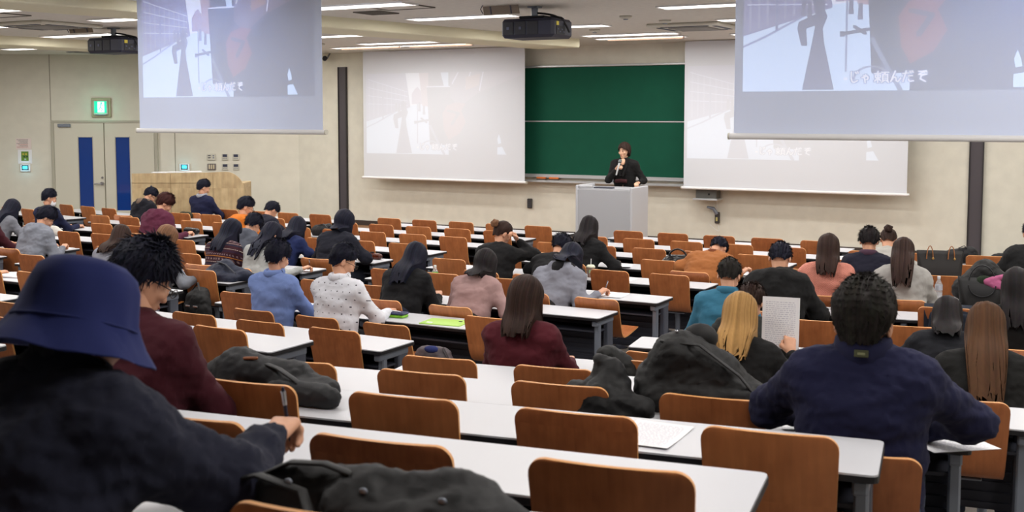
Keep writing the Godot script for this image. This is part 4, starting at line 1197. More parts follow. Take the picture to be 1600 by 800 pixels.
func basis_to(z_back: Vector3, up: Vector3) -> Basis:      # -z of the basis points along -z_back
	var z := z_back.normalized()
	var x := up.cross(z).normalized()
	return Basis(x, z.cross(x), z)

func fabric(o: Dictionary) -> Material:
	match o.get("pattern", ""):
		"nordic":
			if not M.has("nordic"):
				var im := Image.create(256, 256, false, Image.FORMAT_RGB8)
				for y in 256:
					for x in 256:
						var c := Color(0.20, 0.05, 0.10)
						var yy := y % 128
						var fx: int = x % 16
						if yy < 10: c = Color(0.09, 0.09, 0.18)
						if yy >= 14 and yy < 18 and (x / 4) % 2 == 0: c = Color(0.75, 0.72, 0.68)
						if yy >= 26 and yy < 44:
							var dx: int = abs((x % 24) - 12); var dy: int = abs(yy - 35)
							if (dx == dy and dx < 8) or (dx < 1 and dy < 9) or (dy < 1 and dx < 9) or (dx + dy == 8 and dx % 3 == 0): c = Color(0.80, 0.77, 0.74)
							elif dx > 10: c = Color(0.10, 0.10, 0.22)
						if yy >= 50 and yy < 54: c = Color(0.72, 0.50, 0.16) if (x / 3) % 2 == 0 else Color(0.55, 0.34, 0.12)
						if yy >= 62 and yy < 72 and fx < 8 and (yy / 2 + x / 4) % 2 == 0: c = Color(0.62, 0.58, 0.60)
						if yy >= 84 and yy < 96 and (x + yy) % 12 < 5: c = Color(0.10, 0.10, 0.24)
						if yy >= 104 and yy < 108 and (x / 4) % 2 == 1: c = Color(0.75, 0.72, 0.68)
						im.set_pixel(x, y, c)
				mat("nordic", Color(1, 1, 1), 0.95, {"tex": ImageTexture.create_from_image(im), "tri": false, "scale": 1.15})
			return M.nordic
		"dots":
			if not M.has("dots"):
				var im := Image.create(256, 256, false, Image.FORMAT_RGB8)
				im.fill(Color(0.86, 0.87, 0.90))
				for r in 5:
					for c in 5:
						var px := (c * 51 + (26 if r % 2 == 1 else 0)) % 256
						var d := 6 if (r + c) % 3 != 0 else 8
						im.fill_rect(Rect2i(px, r * 51 + 10, d, d), Color(0.10, 0.10, 0.16))
						im.fill_rect(Rect2i(px - 1, r * 51 + 12, d + 2, d - 4), Color(0.10, 0.10, 0.16))
				mat("dots", Color(1, 1, 1), 0.9, {"tex": ImageTexture.create_from_image(im), "tri": false, "scale": 1.7})
			return M.dots
		"cable":
			return mat("cable", o.top, 0.95, {"tex": tex_mottle, "scale": 4.0, "tri": false, "bump": tex_knit, "depth": 0.5})
	return cloth(o.top, "top")

func build_people() -> void:
	noise.seed = 5; noise.frequency = 0.05; noise.fractal_octaves = 2
	head_mesh = make_head()
	for m in [1, -1]:
		for c in 2: hands[[m, c]] = make_hand(m, [0.35, 1.0][c], 0.0042)
	make_trousers()
	var n := 0
	for k in PPL:
		seated(k, PPL[k], n)
		n += 1
	lecturer()

func seated(label: String, p: Array, n: int) -> void:
	var o: Dictionary = p[5]
	var s: float = p[4]
	var b: String = p[1]
	var at := row_pos(b, p[2], p[0])
	var turn := row_turn(b)
	at += Basis(Vector3.UP, turn) * Vector3(0, 0, 0.28)
	var t := thing("person", label + person_tail(label, o), "person", at, turn, "students at the desks")
	folk[label] = t
	figure(t, o, s, deg_to_rad(p[3]), n, false)
	put(trouser_mesh, "trousers", [cloth(Color(0.035, 0.04, 0.07)), cloth(Color(0.10, 0.13, 0.21)), cloth(Color(0.05, 0.05, 0.055))][n % 3] if label != "man in navy sweatshirt with elbows out" else cloth(Color(0.30, 0.36, 0.45)), t, Transform3D(Basis.from_scale(Vector3(s, 1, 1)), Vector3.ZERO))
	for q in 2: put(shoe_meshes[q], "shoe", M.black, t)

func person_tail(label: String, _o: Dictionary) -> String:
	return ", seated and writing" if label.split(" ").size() < 9 else ""

# builds body, clothing and hair under t; local frame: pelvis above the origin, facing -z
func figure(t: Node3D, o: Dictionary, s: float, lean: float, n: int, standing: bool) -> void:
	var bulk: float = o.get("bulk", 1.0)
	var P := Vector3(0, 0.90 if standing else 0.53, 0)
	var sl := deg_to_rad(o.get("sl", 0.0))
	var up := Vector3(sin(sl), cos(lean) * cos(sl), -sin(lean) * cos(sl)).normalized()
	var front := (Vector3(0, 0, -1) - up * up.dot(Vector3(0, 0, -1))).normalized()
	var N := P + up * 0.48 * s
	var ha: float = min(lean + deg_to_rad(o.get("hp", 25.0)), deg_to_rad(110.0))
	var hdir := Vector3(sin(sl) * 0.6, cos(ha), -sin(ha)).normalized()
	var H: Vector3 = N + Vector3(hdir.x, cos((lean + ha) / 2), -sin((lean + ha) / 2)).normalized() * 0.162 * s * o.get("nk", 1.0)
	var hb := Basis(Vector3.UP, deg_to_rad(o.get("hy", 0.0))) * Basis(Vector3.RIGHT, -ha * 0.85 - 0.06)
	# arms
	var dz := -0.28
	var deskz := 0.735
	var tg := {}
	var dl: Vector3 = o.get("L", Vector3(-0.15, 0, 0.14)); var dr: Vector3 = o.get("R", Vector3(0.16, 0, 0.16))
	tg[-1] = Vector3(dl.x, deskz + dl.y, dz - dl.z); tg[1] = Vector3(dr.x, deskz + dr.y, dz - dr.z)
	if o.has("Labs"): tg[-1] = o.Labs
	if o.has("Rabs"): tg[1] = o.Rabs
	var skin := MB.new()
	var upper := []
	var cell := 0.0165
	var fine: int = o.get("fine", 0)
	if fine == 1: cell = 0.013
	elif fine == 2: cell = 0.0105
	var C := P + up * 0.33 * s + front * 0.0
	for sd in [-1, 1]:
		var X := Vector3(sd, 0, 0)
		upper.append([P + X * 0.075 * s - up * 0.02, P + up * 0.18 * s + X * 0.07 * s, 0.115 * s * bulk, 0.108 * s * bulk, front, 1.12])
		upper.append([P + up * 0.18 * s + X * 0.07 * s, C + X * 0.085 * s, 0.108 * s * bulk, 0.113 * s * bulk, front, 1.15])
		upper.append([C + X * 0.06 * s, N + X * 0.10 * s - up * 0.05 * s, 0.11 * s * bulk, 0.075 * s * bulk, front, 1.1])
	upper.append([C, N - up * 0.005 * s, 0.11 * s * bulk, 0.072 * s * (0.7 + 0.3 * bulk), front, 1.1])
	var sk := ArrayMesh.new()
	var stool := SurfaceTool.new()
	stool.begin(Mesh.PRIMITIVE_TRIANGLES)
	for sd in [-1, 1]:
		var S := N + Vector3(sd * 0.165 * s, 0, 0) - up * 0.065 * s
		upper.append([N + Vector3(sd * 0.05 * s, 0, 0) - up * 0.025 * s, S, 0.062 * s * bulk, 0.068 * s * bulk])
		var T: Vector3 = tg[sd]
		var ua := 0.29 * s; var fa := 0.255 * s
		var v: Vector3 = T - S
		var dist: float = clampf(v.length(), 0.15, (ua + fa) * 0.985)
		T = S + v.normalized() * dist
		var pole := Vector3(sd * [0.5, 1.0, 1.5][o.get("out", 0)], -0.8 if o.get("out", 0) < 2 else -0.05, 0.35 if o.get("out", 0) < 2 else 0.25)
		if o.has("pole") and sd == 1: pole = o.pole
		var dir := (T - S).normalized()
		pole = (pole - dir * pole.dot(dir)).normalized()
		var a := (ua * ua - fa * fa + dist * dist) / (2 * dist)
		var E := S + dir * a + pole * sqrt(max(ua * ua - a * a, 0.0))
		if not standing and E.z < -0.24: E.y = max(E.y, 0.755)
		if o.get("collar", 0) == 5 and sd == 1:
			for q in 3: put(MB.new().bevel(E + Vector3(0.035 + 0.004 * q, 0.052 - 0.006 * q, 0.035 - 0.022 * q), Vector3(0.035, 0.006, 0.010), 0.002, Basis(Vector3.BACK, -0.5)).done(), "sleeve_stripe", M.paper, t)
		upper.append([S, E, 0.066 * s * bulk, 0.052 * s * bulk])
		var W := E + (T - E).normalized() * ((T - E).length() - 0.035)
		upper.append([E, W, 0.051 * s * bulk, 0.038 * s * (0.6 + 0.4 * bulk)])
		if o.has("cuff") and sd == 1:
			for q in 3: put(MB.new().tube([W + (T - E).normalized() * (0.012 * q - 0.01), W + (T - E).normalized() * (0.012 * q)], [0.043 * s], 12).done(), "cuff", cloth([Color(0.24, 0.07, 0.14), Color(0.75, 0.73, 0.75), Color(0.24, 0.07, 0.14)][q]), t)
		# skin: forearm, hand
		skin.tube([S, E, T], [0.035, 0.032, 0.022], 8)
		var hd := (T - E).normalized()
		var pen_hand: bool = sd == 1
		hd = Vector3(hd.x, clampf(hd.y, -0.25, 0.6), hd.z).normalized()
		if o.has("Rabs") and sd == 1 and not standing: hd = Vector3(hd.x * 0.3, 0.8, hd.z).normalized()
		var hx := Transform3D(basis_to(-hd, Vector3.UP).scaled_local(Vector3.ONE * 0.98 * s), T + hd * 0.0)
		stool.append_from(hands[[sd, 1 if pen_hand or standing else 0]], 0, hx)
		if sd == 1: t.set_meta("hand", T + hd * 0.09)
	if o.get("hood", 0) > 0:
		var bk := -front
		var hb2 := N + bk * 0.075 * s - up * 0.02 * s
		var rr := 0.052 * s
		upper.append([hb2 + Vector3(-0.085, 0.015, 0) * s + front * 0.07, hb2 + Vector3(-0.055, 0, 0) * s, rr * 0.9, rr])
		upper.append([hb2 + Vector3(0.085, 0.015, 0) * s + front * 0.07, hb2 + Vector3(0.055, 0, 0) * s, rr * 0.9, rr])
		upper.append([hb2 + Vector3(-0.055, 0, 0) * s, hb2 - up * 0.075 * s + bk * 0.02, rr, rr * 0.9])
		upper.append([hb2 + Vector3(0.055, 0, 0) * s, hb2 - up * 0.075 * s + bk * 0.02, rr, rr * 0.9])
		if o.hood > 1:
			var hm := []
			var c2 := hb2 + bk * 0.025 * s
			hm.append([c2 + Vector3(-0.09, 0.03, 0) * s + front * 0.07, c2 - up * 0.02 * s, 0.05 * s, 0.055 * s])
			hm.append([c2 + Vector3(0.09, 0.03, 0) * s + front * 0.07, c2 - up * 0.02 * s, 0.05 * s, 0.055 * s])
			hm.append([c2, c2 - up * 0.11 * s, 0.06 * s, 0.035 * s])
			put(blob(hm, 0.016, 0.03, 0.006).done(), "hood", cloth(Color(0.50, 0.42, 0.36) if o.hood == 2 else Color(0.025, 0.03, 0.05)), t)
	var cl := blob(upper, cell, 0.055, min(0.010 + 0.02 * (bulk - 1.0), 0.0125), [P, up])
	var nm := "sweater"
	if o.has("collar"): nm = "shirt" if o.collar == 2 else ("sweatshirt" if o.collar == 5 else "jacket")
	if o.get("hood", 0) > 0: nm = "hoodie"
	put(cl.done(), nm, fabric(o), t)
	if o.get("collar", 0) > 0:
		var ring := []
		for q in 17:
			var a := TAU * q / 16.0
			ring.append(N + up * 0.035 * s + (Vector3.RIGHT * cos(a) + front * sin(a)) * 0.068 * s + up * 0.014 * sin(a))
		var ccol: Material = fabric(o)
		if o.collar == 1: ccol = cloth(Color(0.75, 0.76, 0.80))
		elif o.collar == 4: ccol = cloth(Color(0.33, 0.22, 0.30))
		elif o.collar == 3: ccol = cloth(Color(0.50, 0.25, 0.11))
		put(MB.new().tube(ring, [0.021 * s if o.collar < 5 else 0.026 * s], 8, false, 1.5 if o.collar < 5 else 1.9).done(), "collar", ccol, t)
		var cn: Node3D = t.get_child(t.get_child_count() - 1)
		if o.collar == 5:
			var tp := N + up * 0.03 * s - front * 0.098 * s
			put(MB.new().bevel(tp, Vector3(0.048, 0.026, 0.006), 0.002, Basis(Vector3.RIGHT, -lean - 0.35)).done(), "collar_tag", mat("tag", Color(0.20, 0.21, 0.08), 0.7), cn)
			put(MB.new().bevel(tp - front * 0.004, Vector3(0.026, 0.009, 0.004), 0.001, Basis(Vector3.RIGHT, -lean - 0.35)).done(), "tag_print", mat("tagprint", Color(0.42, 0.43, 0.30), 0.7), cn)
	# legs and torso core of the body, all under the clothes
	skin.tube([N - up * 0.03, N + (H - N) * 0.35, H - hdir * 0.055 * s + hb * Vector3(0, 0, 0.025)], [0.056 * s, 0.049 * s, 0.048 * s], 12)
	skin.tube([P, P + up * 0.25 * s, N - up * 0.04 * s], [0.085 * s, 0.085 * s, 0.055 * s], 8)
	if standing:
		for sd in [-1, 1]: skin.tube([P + Vector3(sd * 0.08, 0, 0), Vector3(sd * 0.09, 0.48, 0), Vector3(sd * 0.09, 0.06, 0.02)], [0.07, 0.05, 0.035], 8)
	else:
		for sd in [-1, 1]: skin.tube([P + Vector3(sd * 0.08, 0, 0), Vector3(sd * 0.12, 0.53, -0.40), Vector3(sd * 0.12, 0.06, -0.36)], [0.06, 0.05, 0.035], 8)
	var hs: float = s * o.get("hs", 1.0)
	var hxf := Transform3D(hb.scaled_local(Vector3.ONE * hs), H)
	stool.append_from(head_mesh, 0, hxf)
	stool.append_from(skin.done(), 0, Transform3D.IDENTITY)
	sk = stool.commit()
	put(sk, "body", M.skin if n != 99 else mat("skin2", Color(0.86, 0.68, 0.56), 0.55), t)
	if o.has("face"): face_parts(t, hxf, o)
	hair(t, o, H, hb, hs, P, N, up, front, n, bulk)

func face_parts(t: Node3D, hx: Transform3D, o: Dictionary) -> void:
	for sd in [-1, 1]:
		put(MB.new().ball(Vector3(sd * 0.030, 0.006, -0.091), Vector3(0.011, 0.0045, 0.004), 10).done(), "eye", M.eye, t, hx)
		put(MB.new().tube([Vector3(sd * 0.016, 0.024, -0.094), Vector3(sd * 0.030, 0.028, -0.091), Vector3(sd * 0.046, 0.022, -0.080)], [0.0035, 0.004, 0.002], 6).done(), "eyebrow", M.eye, t, hx)
	if not o.has("mask"): put(MB.new().ball(Vector3(0, -0.0645, -0.097), Vector3(0.020, 0.006, 0.005), 12).done(), "lips", M.lip, t, hx)
	else:
		var rows := []
		for q in 7:
			var row := []
			for e in 9:
				var a := (e / 8.0 - 0.5) * 2.4
				var y := -0.022 - 0.085 * q / 6.0
				var bulge := 1.0 + 0.16 * sin(PI * q / 6.0) * cos(a * 0.9)
				row.append(Vector3(-sin(a) * 0.068 * bulge, y, 0.0 - cos(a) * 0.108 * bulge * (1.0 - 0.12 * q / 6.0)))
			rows.append(row)
		put(MB.new().grid(rows).done(), "face_mask", M.paper, t, hx)
	if o.has("glasses"):
		var gm := MB.new()
		for sd in [-1, 1]:
			var ring := []
			for q in 15: ring.append(Vector3(sd * 0.032 + cos(TAU * q / 14) * 0.022, 0.002 + sin(TAU * q / 14) * 0.016, -0.112))
			gm.tube(ring, [0.0018], 6, false)
			gm.tube([Vector3(sd * 0.054, 0.006, -0.11), Vector3(sd * 0.079, 0.004, -0.04), Vector3(sd * 0.082, 0.0, 0.012)], [0.0022], 6)
		gm.tube([Vector3(-0.01, 0.006, -0.113), Vector3(0.01, 0.006, -0.113)], [0.002], 6)
		put(gm.done(), "glasses", M.blackgloss, t, hx)

# ------------------------------------------------------------------ hair: strands laid over the skull, long ones hang and rest on the back
func hair(t: Node3D, o: Dictionary, H: Vector3, hb: Basis, s: float, P: Vector3, N: Vector3, up: Vector3, front: Vector3, n: int, bulk: float) -> void:
	var style: String = o.hair
	var col: Color = HAIRS[o.hc]
	var R := RandomNumberGenerator.new()
	R.seed = 100 + n
	if style == "hat":
		bucket_hat(t, H, hb, s)
		style = "short"
	var long := style in ["long", "bob", "wavy"]
	var capped: bool = o.hair == "hat"
	var th: float = 0.003 if capped else {"short": 0.016, "crop": 0.024, "mop": 0.026, "bun": 0.014}.get(style, 0.024)
	var rad := (Vector3(0.076, 0.094, 0.098) + Vector3(th, th, th)) * s
	var cen := Vector3(0, 0.026, 0.012) * s
	var seg := 72
	var fine: int = o.get("fine", 0)
	if fine > 0: seg = 112
	var nst := 16
	var ln: float = o.get("len", 0.0) * s
	var hang := 22 if long else 0
	var strands := []
	var lens := []
	var inv := hb.inverse()
	var bodyr := 0.135 * s * bulk
	var hooded: bool = o.get("hood", 0) > 0
	for q in seg:
		var th0 := TAU * q / seg
		var a: float = abs(wrapf(th0, -PI, PI))
		var ad := rad_to_deg(a)
		var edge := 0.0
		if ad < 55.0: edge = 143.0
		elif ad < 92.0: edge = lerpf(143.0, 102.0, (ad - 55.0) / 37.0)
		elif ad < 125.0: edge = lerpf(102.0, 84.0, (ad - 92.0) / 33.0)
		else: edge = lerpf(84.0, 60.0, (ad - 125.0) / 55.0)
		if style == "mop": edge += 7.0 if ad > 55.0 else 2.0
		if style == "crop" and ad < 55.0: edge = 146.0
		edge += R.randf_range(-3, 3)
		var strand_long := long and ad < (122.0 if not o.has("open") else 98.0)
		if strand_long: edge = min(edge, 94.0 + 14.0 * cos(a))
		var clump := noise.get_noise_1d(q * 9.0 + n * 70.0)
		var pts := PackedVector3Array()
		for k in nst:
			var f := float(k) / (nst - 1)
			var ph := deg_to_rad(edge) * f
			var bend := deg_to_rad(112.0)
			var pe: float = min(ph, bend)
			var e := Vector3(sin(pe) * sin(th0) * rad.x, cos(pe) * rad.y, sin(pe) * cos(th0) * rad.z)
			if ph > bend: e += Vector3(-e.x * 0.25, -0.068 * s, -e.z * 0.22) * ((ph - bend) / deg_to_rad(31.0))
			var bump := 1.0 + 0.035 * noise.get_noise_3d(e.x * 260, e.y * 260, e.z * 260 + n * 30) + 0.045 * clump * (0.3 + 0.7 * f)
			if style in ["short", "mop", "crop"]: bump += 0.085 * noise.get_noise_3d(e.x * 500 + 40, e.y * 350, e.z * 500 + n * 30)
			if not long: bump *= 1.0 - (th / rad.x * 0.7) * pow(f, 4.0)
			pts.append(H + hb * (cen + e * bump))
		if strand_long:
			var L := ln * (1.0 + 0.16 * noise.get_noise_1d(q * 37.0 + n) + R.randf_range(-0.06, 0.06))
			if style == "wavy": L *= R.randf_range(0.8, 1.15)
			var p := pts[nst - 1]
			var d := (p - pts[nst - 2]).normalized()
			var st := L / hang
			for k in hang:
				var f := float(k) / hang
				d = (d + Vector3(0, -0.34, 0) + Vector3(0.12 * clump * f, 0, 0)).normalized()
				if style == "wavy": d = (d + Vector3(sin(f * 9.0 + q * 0.6) * 0.35, 0, cos(f * 9.0 + q * 0.4) * 0.2)).normalized()
				if style == "bob": d = (d + (H - p).normalized() * 0.10 * f).normalized()
				var np := p + d * st
				# stay outside the skull
				var lp := (inv * (np - H)) - cen
				var er := rad * 0.97
				var kk := (lp / er).length()
				if kk < 1.0: np = H + hb * (cen + lp / kk)
				# fall straight: keep the curtain about as wide as the head
				var wmax := (0.102 - 0.03 * f * f) * s * (1.0 + 0.08 * clump)
				np.x = H.x + clampf(np.x - H.x, -wmax, wmax)
				# and rest on the back, or in front of the shoulder for the strands by the face
				var outward := -front if ad < 104.0 else front
				var nd := Geometry3D.get_closest_point_to_segment(np, N - up * 0.03, H + hb * Vector3(0, -0.04, 0.02))
				var nr2 := (0.09 if ad < 80.0 and style != "bob" else 0.068) * s
				if (np - nd).length() < nr2: np = nd + (np - nd).normalized() * nr2
				for it in 4:
					var h1 := clampf((np - P).dot(up) / (N - P).length(), 0.0, 0.9)
					var ax := P + up * (N - P).length() * h1
					var off := np - ax
					off.x = max(absf(off.x) - 0.07 * s, 0.0)
					var rr := bodyr * lerpf(0.92, 0.72, h1) + 0.038 + (0.05 if hooded and h1 > 0.7 else 0.0)
					var pen := rr - off.length()
					var sh := Geometry3D.get_closest_point_to_segment(np, N + Vector3(-0.17 * s, 0, 0) - up * 0.06, N + Vector3(0.17 * s, 0, 0) - up * 0.06)
					pen = maxf(pen, 0.082 * s * bulk - (np - sh).length())
					if pen <= 0.001: break
					np += outward * (pen * 0.8 + 0.003)
				d = (np - p).normalized()
				p = np
				pts.append(p)
		elif long:
			for k in hang: pts.append(pts[nst - 1] + hb * Vector3(0, -0.0006 * k, 0.0))
		if strand_long:
			for it in 10:
				for k in range(nst - 5, pts.size() - 1): pts[k] = pts[k] * 0.5 + (pts[k - 1] + pts[k + 1]) * 0.25
		strands.append(pts)
		lens.append(pts.size() if strand_long else nst)
	var m := MB.new()
	var total := nst + hang
	var nn := PackedVector3Array()
	nn.resize(seg * total * 2)
	for layer in 2:
		for q in seg:
			var tone := 1.0 + 0.6 * noise.get_noise_1d(q * 23.0 + n * 11.0)
			for k in total:
				var p: Vector3 = strands[q][k]
				if layer == 1:
					var ce := H + hb * cen
					if k >= nst: ce = Vector3(lerpf(N.x, H.x, 0.5), p.y, lerpf(N.z, H.z, 0.5))
					p = p + (ce - p).normalized() * min(0.014 if k < nst else 0.03, (ce - p).length() * 0.5)
				m.v.append(p)
				var c := col * (tone * (1.0 + 0.12 * noise.get_noise_2d(q * 60.0, k * 14.0)))
				c.a = 1.0
				m.c.append(c)
	var last := total - 1
	for q in seg:
		var q2 := (q + 1) % seg
		var lim := total - 1
		if long and lens[q] != lens[q2]: lim = nst - 1
		for k in lim:
			var a := q * total + k; var b := q2 * total + k; var c := q2 * total + k + 1; var d := q * total + k + 1
			var off := seg * total
			for layer in 2:
				var i4 := [a, b, c, d] if layer == 0 else [d + off, c + off, b + off, a + off]
				var f: Vector3 = (m.v[i4[2]] - m.v[i4[0]]).cross(m.v[i4[3]] - m.v[i4[1]])
				for w in 4: nn[i4[w]] -= f
				m.i.append_array([i4[0], i4[1], i4[2], i4[0], i4[2], i4[3]])
		var e0 := q * total + last; var e1 := q2 * total + last; var of := seg * total
		m.i.append_array([e0, e1, e1 + of, e0, e1 + of, e0 + of])
	for q in nn.size():
		var on := nn[q % (seg * total)]
		m.n.append(on.normalized() if on.length() > 0 else Vector3.UP)
	# flyaway tufts for short hair
	if not long:
		var cnt: int = {"short": 650, "mop": 800, "crop": 2600, "bun": 60}.get(style, 200)
		if capped: cnt = 0
		if fine == 1: cnt *= 2
		for k in cnt:
			var q := R.randi() % seg; var f := R.randi_range(0, nst - 2)
			var p: Vector3 = strands[q][f]
			var nv: Vector3 = m.n[q * total + f]
			var dn: Vector3 = (strands[q][f + 1] - p).normalized()
			var side := nv.cross(dn).normalized()
			var hl: float = R.randf_range(0.5, 1.0) * {"short": 0.030, "mop": 0.042, "crop": 0.019}.get(style, 0.02)
			var tip: Vector3 = p + (nv * (0.55 if style != "crop" else 1.1) + dn * 0.8 + side * R.randf_range(-0.5, 0.5)).normalized() * hl * s
			var w := 0.005 if style != "crop" else 0.0022
			var base := m.v.size()
			for v in [p - side * w - nv * 0.003, p + side * w - nv * 0.003, tip, p + dn * w * 2.0 + nv * 0.004]:
				m.v.append(v); m.n.append(nv)
				var c := col * R.randf_range(0.8, 1.35); c.a = 1.0
				m.c.append(c)
			m.i.append_array([base, base + 1, base + 2, base + 1, base + 3, base + 2, base + 3, base, base + 2])
	var hm2 := put(m.done(), "hair", M.hair, t)
	if style == "bun":
		var bm := MB.new()
		var ce := H + hb * (Vector3(0, 0.03, 0.145) * s)
		var rows := []
		for k in 11:
			var f := PI * k / 10.0
			var row := []
			for q in 24:
				var a := TAU * q / 24
				var r := 0.044 * s * (1.0 + 0.12 * sin(a * 3 + k * 1.1) + 0.06 * sin(a * 7))
				row.append(ce + hb * Vector3(sin(f) * cos(a) * r, sin(f) * sin(a) * r, -cos(f) * r * 0.8))
			rows.append(row)
		bm.grid(rows, true)
		for k in bm.v.size():
			var c := HAIRS[4] * (0.8 + 0.4 * R.randf()) if o.has("Rabs") else col * (0.8 + 0.5 * R.randf())
			c.a = 1.0
			bm.c.append(c)
		put(bm.done(), "hair_bun", M.hair, hm2)

func bucket_hat(t: Node3D, H: Vector3, hb: Basis, s: float) -> void:
	s *= 0.93
	var blue := mat("hatblue", Color(0.075, 0.135, 0.40), 0.95, {"tex": tex_cloth, "scale": 8.0, "bump": tex_cloth, "depth": 0.05, "rim": 0.2})
	var prof := [[0.0, 0.128], [0.04, 0.126], [0.075, 0.117], [0.096, 0.098], [0.107, 0.07], [0.113, 0.035], [0.117, 0.005], [0.126, -0.013], [0.143, -0.038], [0.166, -0.066], [0.168, -0.070], [0.163, -0.068], [0.139, -0.038], [0.112, -0.01]]
	var rows := []
	for q in range(prof.size() - 1, -1, -1):
		var row := []
		for e in 64:
			var a := TAU * e / 64
			var r: float = prof[q][0]; var y: float = prof[q][1]
			var wob := noise.get_noise_2d(cos(a) * 22.0 + q * 1.5, sin(a) * 22.0 + y * 110.0)
			r *= 1.0 + 0.05 * wob
			if r > 0.12: y += 0.006 * sin(a * 2.0 + 0.7) - 0.012 * sin(a) + 0.008 * wob - 0.012 * cos(a)
			row.append(H + hb * (Vector3(sin(a) * r, y + 0.018, cos(a) * r * 1.1 + 0.012) * s))
		rows.append(row)
	var hat := put(MB.new().grid(rows, true).done(), "bucket_hat", blue, t)
	for k in 1:
		var ring := []
		for e in 65:
			var a := TAU * e / 64
			var r: float = [0.1225, 0.1][k]
			ring.append(H + hb * (Vector3(sin(a) * r, [0.006, 0.093][k], cos(a) * r * 1.1 + 0.012) * s))
		put(MB.new().tube(ring, [0.0028], 6, false).done(), "hat_seam", blue, hat)

# ------------------------------------------------------------------ the lecturer behind the lectern
func lecturer() -> void:
	var t := thing("person", "woman in black suit speaking into a microphone behind the grey lectern", "person", Vector3(-7.02, 0.30, -16.22), PI + 0.06)
	var o := {"hair": "bob", "hc": 2, "len": 0.10, "top": Color(0.022, 0.022, 0.03), "face": 1, "hp": 2, "hy": -14, "open": 1, "pole": Vector3(0.6, -0.9, 0.1), "Rabs": Vector3(0.05, 1.24, -0.24), "Labs": Vector3(-0.30, 1.04, -0.22), "fine": 1, "bulk": 0.93}
	figure(t, o, 0.95, 0.04, 99, true)
	# skirt suit below, dark belt scarf and neckline
	put(MB.new().lathe([Vector2(0.0, 0.96), Vector2(0.13, 0.95), Vector2(0.17, 0.80), Vector2(0.19, 0.45), Vector2(0.0, 0.44)], 20, Transform3D.IDENTITY, Vector2(1, 0.75)).done(), "skirt", cloth(Color(0.022, 0.022, 0.03)), t)
	put(MB.new().tube([Vector3(-0.09, 1.05, -0.155), Vector3(0, 1.06, -0.17), Vector3(0.09, 1.05, -0.155)], [0.03], 8).done(), "sash", cloth(Color(0.25, 0.07, 0.09)), t)
	put(MB.new().ball(Vector3(0, 1.345, -0.088), Vector3(0.042, 0.055, 0.028), 14, Basis(Vector3.RIGHT, 0.35)).done(), "neckline", mat("skin2", Color.WHITE), t)
	put(MB.new().tube([Vector3(-0.05, 1.40, -0.07), Vector3(-0.07, 1.28, -0.125), Vector3(-0.02, 1.13, -0.155)], [0.016], 8, true, 0.5).done(), "lapel", cloth(Color(0.035, 0.035, 0.045)), t)
	put(MB.new().tube([Vector3(0.05, 1.40, -0.07), Vector3(0.07, 1.28, -0.125), Vector3(0.02, 1.13, -0.155)], [0.016], 8, true, 0.5).done(), "lapel", cloth(Color(0.035, 0.035, 0.045)), t)
	for q in 2: put(shoe_meshes[q], "shoe", M.black, t, Transform3D(Basis.IDENTITY, Vector3(0, 0, 0.36)))
	var hand: Vector3 = t.transform * Vector3(t.get_meta("hand"))
	var mc := thing("microphone", "silver and grey hand microphone held by the lecturer", "microphone", hand + Vector3(0, -0.02, 0.03))
	var tilt := Transform3D(Basis(Vector3(0, 0, 1), -0.22) * Basis(Vector3.RIGHT, -0.15), Vector3.ZERO)
	put(MB.new().lathe([Vector2(0.0, 0.06), Vector2(0.018, 0.055), Vector2(0.014, -0.05), Vector2(0.012, -0.13), Vector2(0.0, -0.135)], 14, tilt).done(), "handle", M.alu, mc)
	put(MB.new().ball(tilt * Vector3(0, 0.085, 0), Vector3(0.028, 0.032, 0.028), 14).done(), "grille", mat("micgrille", Color(0.38, 0.44, 0.44), 0.5, {"metal": 0.5}), mc)
	put(MB.new().lathe([Vector2(0.029, 0.088), Vector2(0.029, 0.078)], 14, tilt).done(), "band", M.chrome, mc)

# ------------------------------------------------------------------ bags, papers, bottles and other small things
var folk := {}
var tex_text: Texture2D

func on_desk(b: String, r: int, x: float, fwd: float, lift := 0.0) -> Vector3:
	return row_pos(b, r, x) + Basis(Vector3.UP, row_turn(b)) * Vector3(0, 0.70 + lift, -fwd)

func paper(label: String, b: String, r: int, x: float, fwd: float, turn: float, w := 0.21, d := 0.297, printed := true, curl := 0.004) -> Node3D:
	var t := thing("paper_sheet", label, "paper", on_desk(b, r, x, fwd, 0.001), row_turn(b) + turn, "papers on the desks")
	sheet_mesh(t, w, d, printed, curl)
	return t

func sheet_mesh(t: Node3D, w: float, d: float, printed: bool, curl: float) -> void:
	var rows := []; var back := []
	for r in 7:
		var row := []; var b2 := []
		for c in 5:
			var u := c / 4.0 - 0.5; var v := r / 6.0 - 0.5
			var y := 0.0016 + curl * (4.0 * v * v + u * v)
			row.append(Vector3(u * w, y, v * d)); b2.push_front(Vector3(u * w, y - 0.0014, v * d))
		rows.append(row); back.append(b2)
	rows.reverse(); back.reverse()
	var m := MB.new().grid(rows); m.grid(back)
	put(m.done(), "sheet", M.printed if printed else M.paper, t)

func lump(bones: Array, cell := 0.02, k := 0.05, fold := 0.012, rest := true) -> ArrayMesh:
	var m := blob(bones, cell, k, fold, [], 9.0)
	if rest:                       # flatten what would sink into the surface below
		for q in m.v.size():
			if m.v[q].y < 0.002: m.v[q].y = 0.002
	return m.done()

